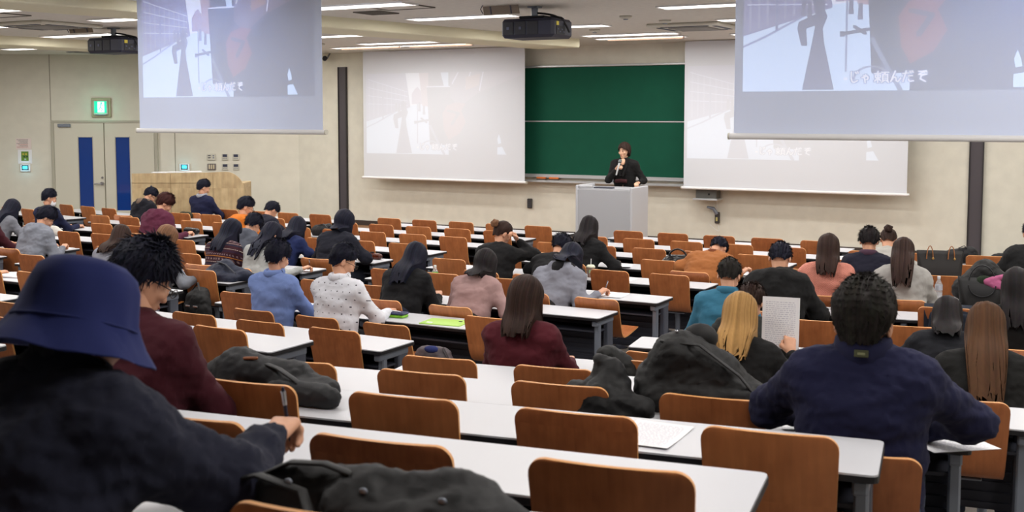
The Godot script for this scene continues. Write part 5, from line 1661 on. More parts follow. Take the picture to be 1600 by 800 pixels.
# an upright bag: rounded outlines stacked from the base to the mouth, with the mouth folded inwards
func bag_shell(w: float, h: float, d0: float, d1: float, sag: float) -> ArrayMesh:
	var rows := []
	for k in 13:
		var a: float = min(k / 9.0, 1.0)
		var inn := 0.0 if k < 10 else 0.006 * (k - 9)
		var y := h * a if k < 10 else h - 0.03 * (k - 9)
		var ww := w * lerpf(0.9, 1.0, a) - inn; var dd := lerpf(d0, d1, a * a) - inn
		var row := []
		for p in round_rect(ww, max(dd, 0.012), max(dd, 0.012) * 0.45, 5):
			var dip := sag * cos(p.x / w * PI) * a
			var fold := 0.006 * sin(p.x * 38.0 + a * 5.0) * (1.0 if k < 10 else 0.5)
			row.append(Vector3(p.x, y - dip, p.y + fold))
		row.reverse()
		rows.append(row)
	var m := MB.new().grid(rows, true)
	m.box(Vector3(0, 0.006, 0), Vector3(w * 0.86, 0.01, d0 * 0.8))
	return m.done()

func bottle(label: String, at: Vector3, h: float, r: float, cap: Color, liquid: Material, level: float, wrap: Color) -> void:
	var t := thing("plastic_bottle", label, "bottle", at, 0.3, "plastic bottles")
	put(MB.new().lathe([Vector2(0.0, h), Vector2(0.013, h), Vector2(0.014, h * 0.9), Vector2(r * 0.6, h * 0.82), Vector2(r, h * 0.70), Vector2(r, h * 0.45), Vector2(r * 0.94, h * 0.42), Vector2(r, h * 0.39), Vector2(r, 0.02), Vector2(r * 0.85, 0.0), Vector2(0.0, 0.004)], 20).done(), "bottle_wall", M.clear, t)
	put(MB.new().lathe([Vector2(0.0, h * level), Vector2(r * 0.95, h * level), Vector2(r * 0.95, 0.02), Vector2(r * 0.8, 0.004), Vector2(0.0, 0.006)], 18).done(), "drink", liquid, t)
	put(MB.new().lathe([Vector2(0.0, h + 0.012), Vector2(0.014, h + 0.011), Vector2(0.015, h - 0.012), Vector2(0.0, h - 0.013)], 16).done(), "cap", mat("cap" + cap.to_html(), cap, 0.5), t)
	put(MB.new().lathe([Vector2(r + 0.0008, h * 0.68), Vector2(r + 0.0008, h * 0.46)], 20).done(), "wrapper", mat("wrap" + wrap.to_html(), wrap, 0.6), t)

func pen(label: String, who: String, tilt: Vector3, col: Color) -> void:
	var p: Node3D = folk[who]
	var at: Vector3 = p.transform * Vector3(p.get_meta("hand"))
	var t := thing("pen", label, "pen", at)
	var d := tilt.normalized()
	put(MB.new().tube([-d * 0.05, -d * 0.035, d * 0.075, d * 0.085], [0.001, 0.0048, 0.0048, 0.003], 10).done(), "barrel", mat("pen" + col.to_html(), col, 0.4), t)
	put(MB.new().tube([d * 0.075, d * 0.04], [0.0062, 0.0055], 8).done(), "clip", M.chrome, t)

func backpack(n: String, label: String, at: Vector3, turn: float, bones: Array, col: Color, straps: Array, cell := 0.014) -> Node3D:
	var t := thing(n, label, "bag" if n != "coat" else "coat", at, turn)
	put(lump(bones, cell, 0.045, 0.013, n != "coat"), "body", cloth(col, "bag", 0.7), t)
	for s in straps: put(MB.new().tube(s, [0.014], 8, true, 0.35).done(), "strap", cloth(col * 0.7, "strap", 0.6), t)
	return t

func build_things() -> void:
	var im := Image.create(128, 180, false, Image.FORMAT_RGB8)
	im.fill(Color(0.93, 0.93, 0.945))
	for y in range(14, 168, 7):
		var x := 12
		while x < 112:
			var w := rng.randi_range(3, 12)
			im.fill_rect(Rect2i(x, y, min(w, 114 - x), 2), Color(0.72, 0.72, 0.78))
			x += w + rng.randi_range(2, 4)
	tex_text = ImageTexture.create_from_image(im)
	mat("printed", Color(1, 1, 1), 0.8, {"tex": tex_text, "tri": false})
	var blk := Color(0.038, 0.04, 0.055)
	# --- bags on the near desks
	var t := backpack("backpack", "black backpack lying on the nearest desk beside the man in the bucket hat", on_desk("E", 13, -1.36, 0.21), row_turn("E"), [
		[Vector3(-0.36, 0.03, 0), Vector3(-0.16, 0.045, 0.0), 0.04, 0.05], [Vector3(-0.16, 0.05, 0), Vector3(0.05, 0.055, 0.0), 0.05, 0.06], [Vector3(0.05, 0.055, 0), Vector3(0.22, 0.06, -0.02), 0.06, 0.066], [Vector3(0.22, 0.06, 0), Vector3(0.36, 0.03, 0.0), 0.07, 0.045], [Vector3(0.0, 0.035, 0.07), Vector3(0.28, 0.035, 0.07), 0.05, 0.05]], blk,
		[[Vector3(-0.22, 0.085, 0.02), Vector3(-0.14, 0.125, 0.03), Vector3(-0.06, 0.13, 0.03), Vector3(0.0, 0.115, 0.03)], [Vector3(-0.34, 0.06, 0.05), Vector3(-0.2, 0.10, 0.06), Vector3(-0.08, 0.09, 0.09), Vector3(-0.03, 0.03, 0.13)]], 0.011)
	for k in 3: put(MB.new().ball(Vector3(-0.12 + 0.17 * k, 0.10, 0.075), Vector3(0.010, 0.007, 0.006), 8).done(), "buckle", M.steel, t)
	t = backpack("backpack", "flat black backpack on the desk beside the maroon sweater", on_desk("E", 11, -2.93, 0.25), row_turn("E") - 0.1, [
		[Vector3(-0.26, 0.05, 0.02), Vector3(-0.16, 0.085, 0.0), 0.06, 0.075], [Vector3(-0.16, 0.08, 0), Vector3(0.10, 0.06, 0.0), 0.075, 0.075], [Vector3(0.10, 0.06, 0), Vector3(0.27, 0.04, 0.0), 0.07, 0.045], [Vector3(0.12, 0.04, 0.10), Vector3(0.34, 0.04, 0.08), 0.05, 0.04]], Color(0.027, 0.034, 0.066),
		[[Vector3(0.02, 0.13, 0.05), Vector3(0.10, 0.125, 0.08), Vector3(0.18, 0.10, 0.10), Vector3(0.23, 0.07, 0.10)]], 0.011)
	put(MB.new().bevel(Vector3(-0.06, 0.145, 0.05), Vector3(0.07, 0.012, 0.014), 0.004, Basis(Vector3.FORWARD, -0.1)).done(), "zip_pull", mat("tan", Color(0.50, 0.28, 0.13), 0.6), t)
	t = backpack("backpack", "large domed black backpack standing on the desk left of the navy sweatshirt", on_desk("E", 10, -1.60, 0.22), row_turn("E") + 0.12, [
		[Vector3(-0.13, 0.10, 0.0), Vector3(-0.05, 0.21, 0.0), 0.105, 0.105], [Vector3(-0.05, 0.21, 0.0), Vector3(0.10, 0.15, 0.0), 0.105, 0.10], [Vector3(0.10, 0.12, 0.0), Vector3(0.24, 0.07, 0.0), 0.10, 0.07], [Vector3(-0.15, 0.06, 0.06), Vector3(0.2, 0.06, 0.06), 0.075, 0.07]], Color(0.042, 0.042, 0.048),
		[[Vector3(-0.12, 0.29, 0.06), Vector3(0.04, 0.285, 0.09), Vector3(0.20, 0.17, 0.10), Vector3(0.27, 0.08, 0.08)]], 0.011)
	put(MB.new().ball(Vector3(0.03, 0.285, -0.08), Vector3(0.075, 0.06, 0.06), 14).done(), "top_pouch", cloth(Color(0.03, 0.025, 0.028), "bag", 0.7), t)
	put(MB.new().ball(Vector3(-0.06, 0.325, 0.02), Vector3(0.009, 0.006, 0.006), 8).done(), "zip_pull", M.chrome, t)
	t = backpack("coat", "crumpled black coat hanging off the desk edge left of the domed backpack", on_desk("E", 10, -1.95, 0.05), row_turn("E"), [
		[Vector3(0.04, 0.10, -0.05), Vector3(0.0, 0.19, -0.05), 0.07, 0.035], [Vector3(0.04, 0.10, -0.05), Vector3(0.06, 0.16, -0.03), 0.07, 0.045], [Vector3(-0.12, 0.06, -0.06), Vector3(0.05, 0.06, -0.03), 0.04, 0.07], [Vector3(0.05, 0.07, 0.0), Vector3(0.06, -0.06, 0.06), 0.075, 0.06], [Vector3(0.0, 0.04, 0.05), Vector3(0.14, -0.05, 0.05), 0.06, 0.06], [Vector3(0.06, 0.06, 0.0), Vector3(0.20, 0.03, 0.03), 0.06, 0.05], [Vector3(-0.02, -0.02, 0.06), Vector3(0.15, -0.09, 0.06), 0.05, 0.045]], Color(0.03, 0.034, 0.048), [], 0.011)
	put(MB.new().tube([Vector3(-0.16, 0.05, 0.0), Vector3(-0.12, 0.075, 0.03)], [0.006], 6).done(), "toggle", M.alu, t)
	# --- jacket and bag at the aisle end in the centre-left block
	t = backpack("denim_jacket", "dark denim jacket heaped on the desk end beside the grey sweater", on_desk("C", 6, -8.14, 0.2), 0.2, [
		[Vector3(-0.16, 0.05, 0), Vector3(0.0, 0.11, 0), 0.07, 0.09], [Vector3(0.0, 0.10, 0), Vector3(0.22, 0.05, 0), 0.085, 0.06], [Vector3(0.20, 0.05, 0.0), Vector3(0.40, 0.01, -0.02), 0.06, 0.03], [Vector3(-0.14, 0.04, 0.10), Vector3(0.16, 0.03, 0.12), 0.06, 0.05]], Color(0.07, 0.11, 0.22), [[Vector3(-0.06, 0.19, 0.05), Vector3(0.06, 0.17, 0.09), Vector3(0.18, 0.08, 0.10)]])
	t = backpack("glossy_backpack", "glossy black backpack hanging in the aisle below the denim jacket", row_pos("C", 6, -7.82) + Vector3(-0.30, 0.20, 0.18), 0.0, [
		[Vector3(0, 0.10, 0), Vector3(0, 0.38, 0), 0.11, 0.10], [Vector3(-0.08, 0.08, 0.03), Vector3(-0.07, 0.34, 0.03), 0.08, 0.07], [Vector3(0.08, 0.08, 0.03), Vector3(0.07, 0.34, 0.03), 0.08, 0.07]], Color(0.016, 0.018, 0.026), [[Vector3(-0.05, 0.45, 0.05), Vector3(0, 0.52, 0.02), Vector3(0.05, 0.45, 0.05)]])
	for k in 2: put(MB.new().bevel(Vector3(-0.05 + 0.1 * k, 0.30, 0.115), Vector3(0.06, 0.02, 0.008), 0.003).done(), "buckle", M.chrome, t)
	put(MB.new().bevel(Vector3(0, 0.05, -0.02), Vector3(0.12, 0.5, 0.03), 0.01).done(), "frame_pad", cloth(Color(0.016, 0.018, 0.026), "bag", 0.7), t)
	# --- right block: tote, shopper, bottle, coat heaps
	t = thing("tote_bag", "dark grey flat tote bag with tan handles on a right block desk", "bag", on_desk("E", 3, -1.74, 0.24), 0.30)
	put(bag_shell(0.44, 0.33, 0.13, 0.035, 0.0), "body", cloth(Color(0.13, 0.115, 0.11), "bag", 0.6), t)
	for s in [-0.10, 0.10]:
		var hd := []
		for k in 9: hd.append(Vector3(s + 0.03 * cos(PI * k / 8.0), 0.25 + 0.13 * sin(PI * k / 8.0), 0.04))
		put(MB.new().tube(hd, [0.008], 8, true, 0.6).done(), "handle", mat("leather", Color(0.62, 0.40, 0.22), 0.55), t)
		put(MB.new().ball(Vector3(s + 0.03, 0.255, 0.045), Vector3(0.012, 0.012, 0.006), 10).done(), "rivet", mat("brass", Color(0.75, 0.60, 0.35), 0.3, {"metal": 0.8}), t)
	t = backpack("coat", "black coat bundled on the chair behind the dark shopper bag", on_desk("E", 4, -1.22, 0.20), row_turn("E"), [
		[Vector3(-0.18, 0.10, -0.05), Vector3(0.0, 0.26, -0.05), 0.10, 0.10], [Vector3(0.0, 0.26, -0.05), Vector3(0.18, 0.12, -0.05), 0.11, 0.10], [Vector3(0.1, 0.08, 0.0), Vector3(0.36, 0.06, 0.02), 0.09, 0.07]], Color(0.016, 0.016, 0.02), [])
	t = thing("shopper_bag", "open black shopper with long handles beside the water bottle", "bag", on_desk("E", 4, -1.25, 0.03), row_turn("E"))
	put(bag_shell(0.40, 0.24, 0.17, 0.07, 0.035), "body", cloth(Color(0.06, 0.06, 0.066), "bag", 0.6), t)
	for s in [0.04, 0.10]:
		var hd := []
		for k in 13: hd.append(Vector3(0.11 * cos(PI * k / 12.0), 0.18 + (0.17 if s < 0.05 else -0.10) * sin(PI * k / 12.0), s - 0.01))
		put(MB.new().tube(hd, [0.008], 8, true, 0.7).done(), "handle", cloth(Color(0.09, 0.10, 0.12), "strap", 0.6), t)
	put(MB.new().ball(Vector3(0.02, 0.21, 0.02), Vector3(0.075, 0.05, 0.03), 12).done(), "scarf", mat("plaidgreen", Color(0.22, 0.34, 0.20), 0.9, {"tex": tex_knit, "scale": 8.0}), t)
	t = thing("pink_cloth", "pink towel hanging over the shopper bag's right side", "towel", on_desk("E", 4, -1.12, 0.0, 0.15), row_turn("E"))
	put(lump([[Vector3(-0.10, 0.06, 0), Vector3(0.05, 0.11, 0), 0.022, 0.02], [Vector3(-0.09, 0.05, 0.01), Vector3(0.10, -0.03, 0.03), 0.025, 0.022], [Vector3(-0.02, 0.05, 0.01), Vector3(0.08, 0.02, 0.02), 0.03, 0.028]], 0.009, 0.02, 0.008), "cloth", cloth(Color(0.80, 0.42, 0.60), "pink"), t)
	bottle("clear water bottle half full beside the black shopper bag", on_desk("E", 4, -1.60, 0.12), 0.21, 0.033, Color(0.92, 0.92, 0.93), M.water, 0.36, Color(0.78, 0.79, 0.83))
	bottle("drink bottle with printed label at the left edge of the photo", on_desk("B", 6, -11.88, 0.30), 0.20, 0.033, Color(0.90, 0.90, 0.90), mat("tea", Color(0.45, 0.25, 0.16), 0.2), 0.30, Color(0.72, 0.70, 0.72))
	bottle("small bottle with green cap between two long-haired women", on_desk("D", 5, -6.14, 0.06), 0.17, 0.03, Color(0.90, 0.92, 0.90), mat("greentea", Color(0.28, 0.60, 0.14), 0.3), 0.55, Color(0.35, 0.66, 0.18))
	bottle("red and white juice bottle in front of the maroon hoodie", on_desk("B", 3, -11.95, 0.33), 0.16, 0.034, Color(0.85, 0.85, 0.83), mat("juice", Color(0.80, 0.62, 0.35), 0.3), 0.6, Color(0.72, 0.15, 0.10))
	t = thing("iced_coffee_cup", "plastic iced coffee cup with pale lid and straw", "cup", on_desk("D", 4, -4.98, 0.2))
	put(MB.new().lathe([Vector2(0.044, 0.105), Vector2(0.034, 0.0), Vector2(0.0, 0.0)], 22).done(), "cup_wall", mat("cupclear", Color(0.75, 0.62, 0.55), 0.1, {"alpha": 0.5}), t)
	put(MB.new().lathe([Vector2(0.0, 0.06), Vector2(0.038, 0.06), Vector2(0.033, 0.003), Vector2(0.0, 0.003)], 20).done(), "coffee", mat("coffee", Color(0.42, 0.20, 0.11), 0.3), t)
	put(MB.new().lathe([Vector2(0.0, 0.128), Vector2(0.034, 0.126), Vector2(0.045, 0.112), Vector2(0.047, 0.10), Vector2(0.0, 0.10)], 22).done(), "lid", mat("lid", Color(0.86, 0.86, 0.76), 0.5), t)
	put(MB.new().tube([Vector3(0, 0.10, 0), Vector3(0.004, 0.19, 0)], [0.004], 8).done(), "straw", M.white, t)
	put(MB.new().box(Vector3(0.012, 0.065, 0.036), Vector3(0.03, 0.035, 0.006), Basis(Vector3.UP, 0.3)).done(), "round_logo", mat("logo_green", Color(0.55, 0.65, 0.50), 0.7), t)
	# --- stationery
	t = thing("pencil_case", "navy pencil case on lime green base beside the dotted shirt", "pencil case", on_desk("D", 7, -5.40, 0.19), 0.05)
	put(MB.new().bevel(Vector3(0, 0.012, 0), Vector3(0.20, 0.024, 0.10), 0.01).done(), "base", mat("lime", Color(0.50, 0.76, 0.16), 0.5), t)
	put(MB.new().bevel(Vector3(0, 0.034, 0), Vector3(0.205, 0.02, 0.105), 0.009).done(), "cover", mat("navycase", Color(0.08, 0.10, 0.30), 0.5), t)
	put(MB.new().tube([Vector3(-0.05, 0.05, 0.0), Vector3(0.06, 0.05, 0.02)], [0.006], 8).done(), "zip", M.alu, t)
	t = thing("eraser", "small cream eraser beside the navy pencil case", "eraser", on_desk("D", 7, -5.535, 0.12), 0.4)
	put(MB.new().bevel(Vector3(0, 0.012, 0), Vector3(0.022, 0.024, 0.05), 0.005).done(), "rubber", mat("cream", Color(0.85, 0.82, 0.68), 0.7), t)
	put(MB.new().bevel(Vector3(0, 0.012, 0.012), Vector3(0.0235, 0.0255, 0.026), 0.002).done(), "sleeve", M.white, t)
	t = thing("file_folder", "lime green plastic folder lying on the desk beside an empty chair", "folder", on_desk("D", 7, -4.90, 0.17), 0.12)
	put(MB.new().prism(round_rect(0.36, 0.25, 0.01), 0.0, 0.006).done(), "cover", mat("limefolder", Color(0.66, 0.83, 0.36), 0.4), t)
	put(MB.new().box(Vector3(-0.11, 0.0075, 0.07), Vector3(0.05, 0.003, 0.03)).done(), "sticker", M.paper, t)
	put(MB.new().box(Vector3(0.11, 0.0075, -0.05), Vector3(0.025, 0.003, 0.02)).done(), "sticker", M.black, t)
	t = thing("pencil_pouch", "tortoiseshell pencil pouch near the navy sweater", "pencil case", on_desk("C", 4, -7.80, 0.30), 0.1)
	put(lump([[Vector3(-0.09, 0.035, 0), Vector3(0.09, 0.035, 0), 0.038, 0.04]], 0.01, 0.02, 0.006), "pouch", mat("tortoise", Color(0.62, 0.25, 0.10), 0.3, {"tex": tex_knit, "scale": 6.0}), t)
	put(MB.new().bevel(Vector3(0.0, 0.078, 0), Vector3(0.05, 0.02, 0.012), 0.004).done(), "bow", M.black, t)
	t = thing("pencil_pouch", "bright red soft pencil pouch standing left of the navy jacket", "pencil case", on_desk("E", 7, -1.34, 0.2), 0.2)
	put(lump([[Vector3(0.0, 0.03, 0), Vector3(0.02, 0.085, 0), 0.034, 0.032], [Vector3(0.02, 0.085, 0), Vector3(0.08, 0.07, 0), 0.03, 0.025]], 0.008, 0.02, 0.004), "pouch", cloth(Color(0.72, 0.06, 0.07), "red"), t)
	put(MB.new().box(Vector3(0.06, 0.07, 0.034), Vector3(0.035, 0.035, 0.004)).done(), "white_print", M.paper, t)
	t = thing("pencil_case", "flat orange-red case under the navy man's right arm", "pencil case", on_desk("E", 10, -0.76, 0.32), -0.25)
	put(MB.new().bevel(Vector3(0, 0.012, 0), Vector3(0.15, 0.024, 0.07), 0.009).done(), "cover", mat("orangered", Color(0.82, 0.20, 0.08), 0.5), t)
	put(MB.new().bevel(Vector3(0, 0.006, 0.004), Vector3(0.156, 0.008, 0.075), 0.003).done(), "base", M.black, t)
	t = thing("marker_pen", "upright marker with red cap right of the denim draped chair", "marker", on_desk("E", 5, -1.17, 0.09))
	put(MB.new().tube([Vector3(0, 0, 0), Vector3(0, 0.055, 0)], [0.011], 12).done(), "barrel", M.white, t)
	put(MB.new().tube([Vector3(0, 0.055, 0), Vector3(0, 0.09, 0)], [0.0125], 12).done(), "cap", mat("redcap", Color(0.85, 0.10, 0.08), 0.4), t)
	t = thing("handbag", "shiny black leather handbag beside the tan jacket", "bag", on_desk("D", 3, -4.36, 0.14), 0.15)
	put(lump([[Vector3(-0.13, 0.06, 0), Vector3(0.13, 0.06, 0), 0.075, 0.075], [Vector3(-0.09, 0.10, 0), Vector3(0.09, 0.10, 0), 0.07, 0.07], [Vector3(-0.10, 0.05, 0.05), Vector3(0.1, 0.05, 0.05), 0.06, 0.06]], 0.013, 0.03, 0.008), "body", mat("leatherblack", Color(0.028, 0.028, 0.034), 0.28), t)
	var hh := []
	for k in 11: hh.append(Vector3(-0.02 + 0.10 * cos(PI * k / 10.0), 0.13 + 0.10 * sin(PI * k / 10.0), 0.02))
	put(MB.new().tube(hh, [0.010], 8).done(), "handle", M.blackgloss, t)
	put(MB.new().ball(Vector3(0.03, 0.10, 0.10), Vector3(0.014, 0.014, 0.008), 10).done(), "clasp", mat("brass", Color.BLACK), t)
	t = thing("patterned_bag", "white bag with black scribble print before the grey hoodie", "bag", on_desk("B", 4, -13.2, 0.3), 0.1)
	put(lump([[Vector3(-0.12, 0.05, 0), Vector3(0.12, 0.05, 0), 0.055, 0.05], [Vector3(-0.05, 0.09, 0), Vector3(0.06, 0.09, 0), 0.05, 0.045]], 0.014, 0.03, 0.008), "body", mat("scribble", Color(0.86, 0.85, 0.80), 0.9, {"tex": tex_text, "scale": 6.0}), t)
	put(MB.new().tube([Vector3(-0.06, 0.13, 0), Vector3(0, 0.17, 0), Vector3(0.06, 0.13, 0)], [0.006], 6).done(), "handle", M.black, t)
	t = thing("camouflage_pouch", "small olive patterned pouch in front of the navy blazer", "pencil case", on_desk("B", 1, -13.5, 0.3), 0.0)
	put(lump([[Vector3(-0.08, 0.05, 0), Vector3(0.08, 0.05, 0), 0.055, 0.05]], 0.014, 0.03, 0.006), "pouch", mat("camo", Color(0.42, 0.40, 0.27), 0.9, {"tex": tex_knit, "scale": 5.0}), t)
	put(MB.new().tube([Vector3(-0.08, 0.10, 0), Vector3(0.08, 0.10, 0)], [0.006], 6).done(), "zip", M.black, t)
	t = thing("pencil_pouch", "round black pouch at the maroon hoodie's hands", "pencil case", on_desk("B", 3, -11.60, 0.33), 0.0)
	put(lump([[Vector3(-0.09, 0.05, 0), Vector3(0.09, 0.05, 0), 0.05, 0.045]], 0.013, 0.03, 0.003), "pouch", M.leatherblack, t)
	put(MB.new().tube([Vector3(-0.09, 0.095, 0.02), Vector3(0.09, 0.09, 0.02)], [0.004], 6).done(), "zip", M.chrome, t)
	t = thing("cap", "dark navy cap with white emblem on the desk left of the black coat", "cap", on_desk("D", 5, -6.62, 0.06), 0.2)
	put(MB.new().lathe([Vector2(0.0, 0.10), Vector2(0.06, 0.095), Vector2(0.09, 0.06), Vector2(0.098, 0.0)], 20).done(), "crown", cloth(Color(0.03, 0.045, 0.10), "cap"), t)
	put(MB.new().prism(round_rect(0.17, 0.09, 0.035, 4, 0.0, 0.115), 0.0, 0.006).done(), "visor", cloth(Color(0.03, 0.045, 0.10), "cap"), t)
	put(MB.new().ball(Vector3(0.03, 0.055, 0.082), Vector3(0.03, 0.018, 0.008), 10).done(), "emblem", M.paper, t)
	t = thing("pouch", "light turquoise pouch between black coat and pink sweater", "pencil case", on_desk("D", 6, -5.42, 0.33), 0.0)
	put(MB.new().bevel(Vector3(0, 0.02, 0), Vector3(0.16, 0.04, 0.07), 0.015).done(), "body", mat("turq", Color(0.33, 0.60, 0.70), 0.7, {"tex": tex_knit, "scale": 7.0}), t)
	put(MB.new().tube([Vector3(-0.07, 0.041, 0), Vector3(0.07, 0.041, 0)], [0.004], 6).done(), "zip", M.white, t)
	t = thing("open_book", "open white book at the left edge below the bottle", "book", on_desk("C", 7, -10.25, 0.25), 0.2)
	for s in [-1, 1]: put(MB.new().bevel(Vector3(s * 0.10, 0.012, 0), Vector3(0.20, 0.022, 0.26), 0.006, Basis(Vector3.BACK, -s * 0.05)).done(), "page_block", M.paper, t)
	put(MB.new().box(Vector3(0, 0.002, 0), Vector3(0.41, 0.004, 0.27)).done(), "cover", M.steel, t)
	t = backpack("bag", "dark cloth bag heap beside an empty chair in the centre-left block", on_desk("C", 2, -9.86, 0.16), 0.0, [[Vector3(-0.16, 0.06, 0), Vector3(0.02, 0.08, 0), 0.08, 0.09], [Vector3(0.02, 0.05, 0.03), Vector3(0.26, 0.03, 0.03), 0.06, 0.03]], Color(0.02, 0.025, 0.045), [[Vector3(-0.1, 0.15, 0.05), Vector3(0, 0.17, 0.06), Vector3(0.12, 0.08, 0.06)]])
	t = backpack("shoulder_bag", "dark green backpack on the chair right of the dark red sweater", row_pos("E", 8, -2.66) + Vector3(0, 0.46, 0.02), row_turn("E"), [[Vector3(-0.04, 0.12, 0), Vector3(-0.06, 0.36, 0.03), 0.10, 0.08], [Vector3(0.06, 0.12, 0), Vector3(0.03, 0.30, 0.03), 0.10, 0.08]], Color(0.028, 0.038, 0.035), [[Vector3(0.02, 0.36, 0.09), Vector3(0.08, 0.2, 0.12), Vector3(0.09, 0.08, 0.11)]])
	t = backpack("cloth_bag", "patterned blue and cream bag on the chair next to the dotted shirt", row_pos("D", 7, -4.72) + Vector3(0, 0.455, 0.28), 0.0, [[Vector3(-0.10, 0.06, 0), Vector3(0.10, 0.06, 0), 0.06, 0.06], [Vector3(-0.06, 0.10, 0), Vector3(0.08, 0.10, 0), 0.05, 0.05]], Color(0.40, 0.36, 0.38), [[Vector3(0.10, 0.15, 0.03), Vector3(0.15, 0.08, 0.04), Vector3(0.13, 0.0, 0.05)]])
	put(MB.new().ball(Vector3(0.0, 0.13, 0.03), Vector3(0.07, 0.03, 0.045), 12).done(), "blue_panel", cloth(Color(0.15, 0.20, 0.45), "panel"), t)
	t = thing("tan_handbag", "pale tan bag strap slung over an empty chair near tortoiseshell pouch", "bag", row_pos("C", 3, -7.82) + Vector3(0, 0.44, 0.02), 0.0)
	put(lump([[Vector3(-0.10, 0.08, -0.18), Vector3(0.10, 0.08, -0.18), 0.07, 0.07], [Vector3(-0.08, 0.16, -0.18), Vector3(0.08, 0.16, -0.18), 0.055, 0.055]], 0.015, 0.03, 0.006), "body", cloth(Color(0.55, 0.42, 0.30), "tan"), t)
	put(MB.new().tube([Vector3(0.10, 0.20, -0.14), Vector3(0.15, 0.37, 0.0), Vector3(0.19, 0.39, 0.03), Vector3(0.225, 0.2, 0.03), Vector3(0.235, 0.0, 0.02)], [0.013], 8, true, 0.5).done(), "strap", cloth(Color(0.66, 0.55, 0.38), "tan"), t)
	# denim jacket over a chair back
	t = thing("jacket", "grey-blue denim jacket draped over a chair behind the dark-haired woman", "jacket", row_pos("E", 5, -1.43), row_turn("E"))
	var rows := []
	for k in 13:
		var a := k / 12.0
		var row := []
		for q in 13:
			var u := (q / 12.0 - 0.5) * 0.36 + 0.05
			var wv := 0.012 * sin(u * 40.0 + a * 3.0)
			var y := 0.845 - absf(a - 0.42) * 0.62; var z := (0.035 + wv + 0.02 * a) if a > 0.42 else (-0.04 + wv - 0.1 * (0.42 - a))
			if absf(a - 0.42) < 0.05: z = 0.0; y = 0.845
			row.append(Vector3(u, y, z))
		rows.append(row)
	put(MB.new().grid(rows).done(), "cloth", cloth(Color(0.13, 0.16, 0.22), "denim"), t)
	put(lump([[Vector3(-0.06, 0.76, 0.045), Vector3(-0.08, 0.55, 0.055), 0.03, 0.026], [Vector3(0.17, 0.76, 0.045), Vector3(0.18, 0.55, 0.055), 0.03, 0.026]], 0.012, 0.02, 0.006), "sleeves", cloth(Color(0.13, 0.16, 0.22), "denim"), t)
	put(MB.new().ball(Vector3(-0.05, 0.74, 0.055), Vector3(0.008, 0.008, 0.004), 8).done(), "button", M.steel, t)
	# bags on the front right desk
	t = backpack("bag", "small black bag on the front right desk by the wall band", on_desk("E", 1, -1.32, 0.2), 0.1, [[Vector3(-0.12, 0.05, 0), Vector3(0.10, 0.08, 0), 0.06, 0.07]], Color(0.02, 0.02, 0.024), [[Vector3(-0.04, 0.14, 0.0), Vector3(0.02, 0.20, 0), Vector3(0.08, 0.14, 0)]])
	t = backpack("bag", "round navy bag behind the grey tote's right side", on_desk("E", 1, -1.78, 0.2), 0.1, [[Vector3(-0.10, 0.07, 0), Vector3(0.08, 0.10, 0), 0.08, 0.09], [Vector3(0.1, 0.05, 0), Vector3(0.2, 0.04, 0), 0.05, 0.04]], Color(0.02, 0.026, 0.06), [[Vector3(-0.04, 0.17, 0.03), Vector3(0.02, 0.20, 0.03), Vector3(0.08, 0.15, 0.03)]])
	# --- papers
	paper("white sheet hanging over the desk edge under the navy man's right elbow", "E", 10, -0.63, 0.10, 0.5, 0.26, 0.36, true, 0.006)
	paper("white sheet lying half under the navy man's left elbow", "E", 10, -1.13, 0.18, 0.2)
	paper("faint printed sheet on the second nearest desk right of a chair", "E", 11, -1.42, 0.2, -0.1, 0.21, 0.297, true)
	paper("white sheet beside the maroon sweater's hidden hands", "E", 11, -3.14, 0.12, -0.2, 0.21, 0.22, false, 0.012)
	paper("white sheet in front of the maroon sweater", "E", 11, -3.42, 0.10, 0.3)
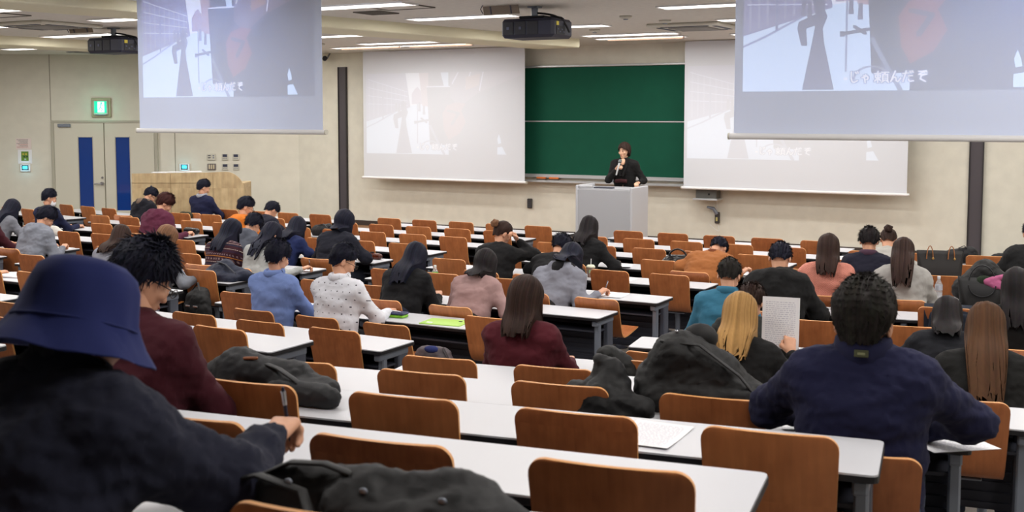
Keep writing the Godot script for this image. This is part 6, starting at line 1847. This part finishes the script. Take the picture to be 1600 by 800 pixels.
	paper("white sheet on the nearest desk under the bucket-hat man's arm", "E", 13, -1.84, 0.16, 0.3, 0.21, 0.25, false)
	paper("printed sheet on the desk left of an empty chair near the grey hoodie girl", "D", 5, -4.28, 0.22, 0.1)
	paper("printed sheet beside the iced coffee cup", "D", 4, -4.62, 0.16, -0.1)
	paper("white sheet under the bracelet arm of the wavy-haired woman", "C", 5, -7.86, 0.22, 0.1)
	paper("white sheet in front of the grey hoodie man", "B", 5, -11.78, 0.24, 0.1)
	paper("white sheet at the teal shirt's left elbow", "E", 6, -3.0, 0.15, 0.3, 0.21, 0.25, false, 0.012)
	paper("white sheet before the woman in the navy jacket", "E", 7, -1.05, 0.14, 0.1, 0.3, 0.21)
	paper("white sheet at the black sweater woman's right elbow", "D", 3, -5.02, 0.10, 0.3, 0.21, 0.26, false, 0.015)
	paper("white sheet right of the brown jacket's sleeve", "D", 3, -3.72, 0.1, 0.2, 0.2, 0.2, false, 0.01)
	paper("white sheet left of the bun woman", "D", 4, -5.60, 0.14, 0.0)
	var who := "woman with long blond hair"
	var pp: Node3D = folk[who]
	var hp: Vector3 = pp.transform * Vector3(pp.get_meta("hand"))
	t = thing("paper_sheet", "printed sheet held up by the blond woman", "paper", hp + Vector3(-0.06, 0.075, -0.02))
	sheet_mesh(t, 0.21, 0.297, true, 0.004)
	t.basis = Basis(Vector3.UP, 0.15) * Basis(Vector3.RIGHT, PI / 2 - 0.12) 
	# --- pens
	pen("dark pen in the bucket-hat man's hand", "man in blue bucket hat", Vector3(-0.1, 1.0, 0.05), Color(0.06, 0.06, 0.16))
	pen("silver pen in the grey hoodie girl's hand", "girl in grey hoodie with messy black hair", Vector3(0.35, 0.9, 0.2), Color(0.45, 0.47, 0.50))
	pen("red pen in the light brown haired woman's hand", "woman with light brown hair in grey sweater", Vector3(0.4, 0.9, 0.1), Color(0.70, 0.20, 0.20))
	pen("dark pen in the wavy-haired woman's hand", "woman with wavy black hair in white sweater", Vector3(0.1, 0.9, 0.2), Color(0.25, 0.12, 0.20))
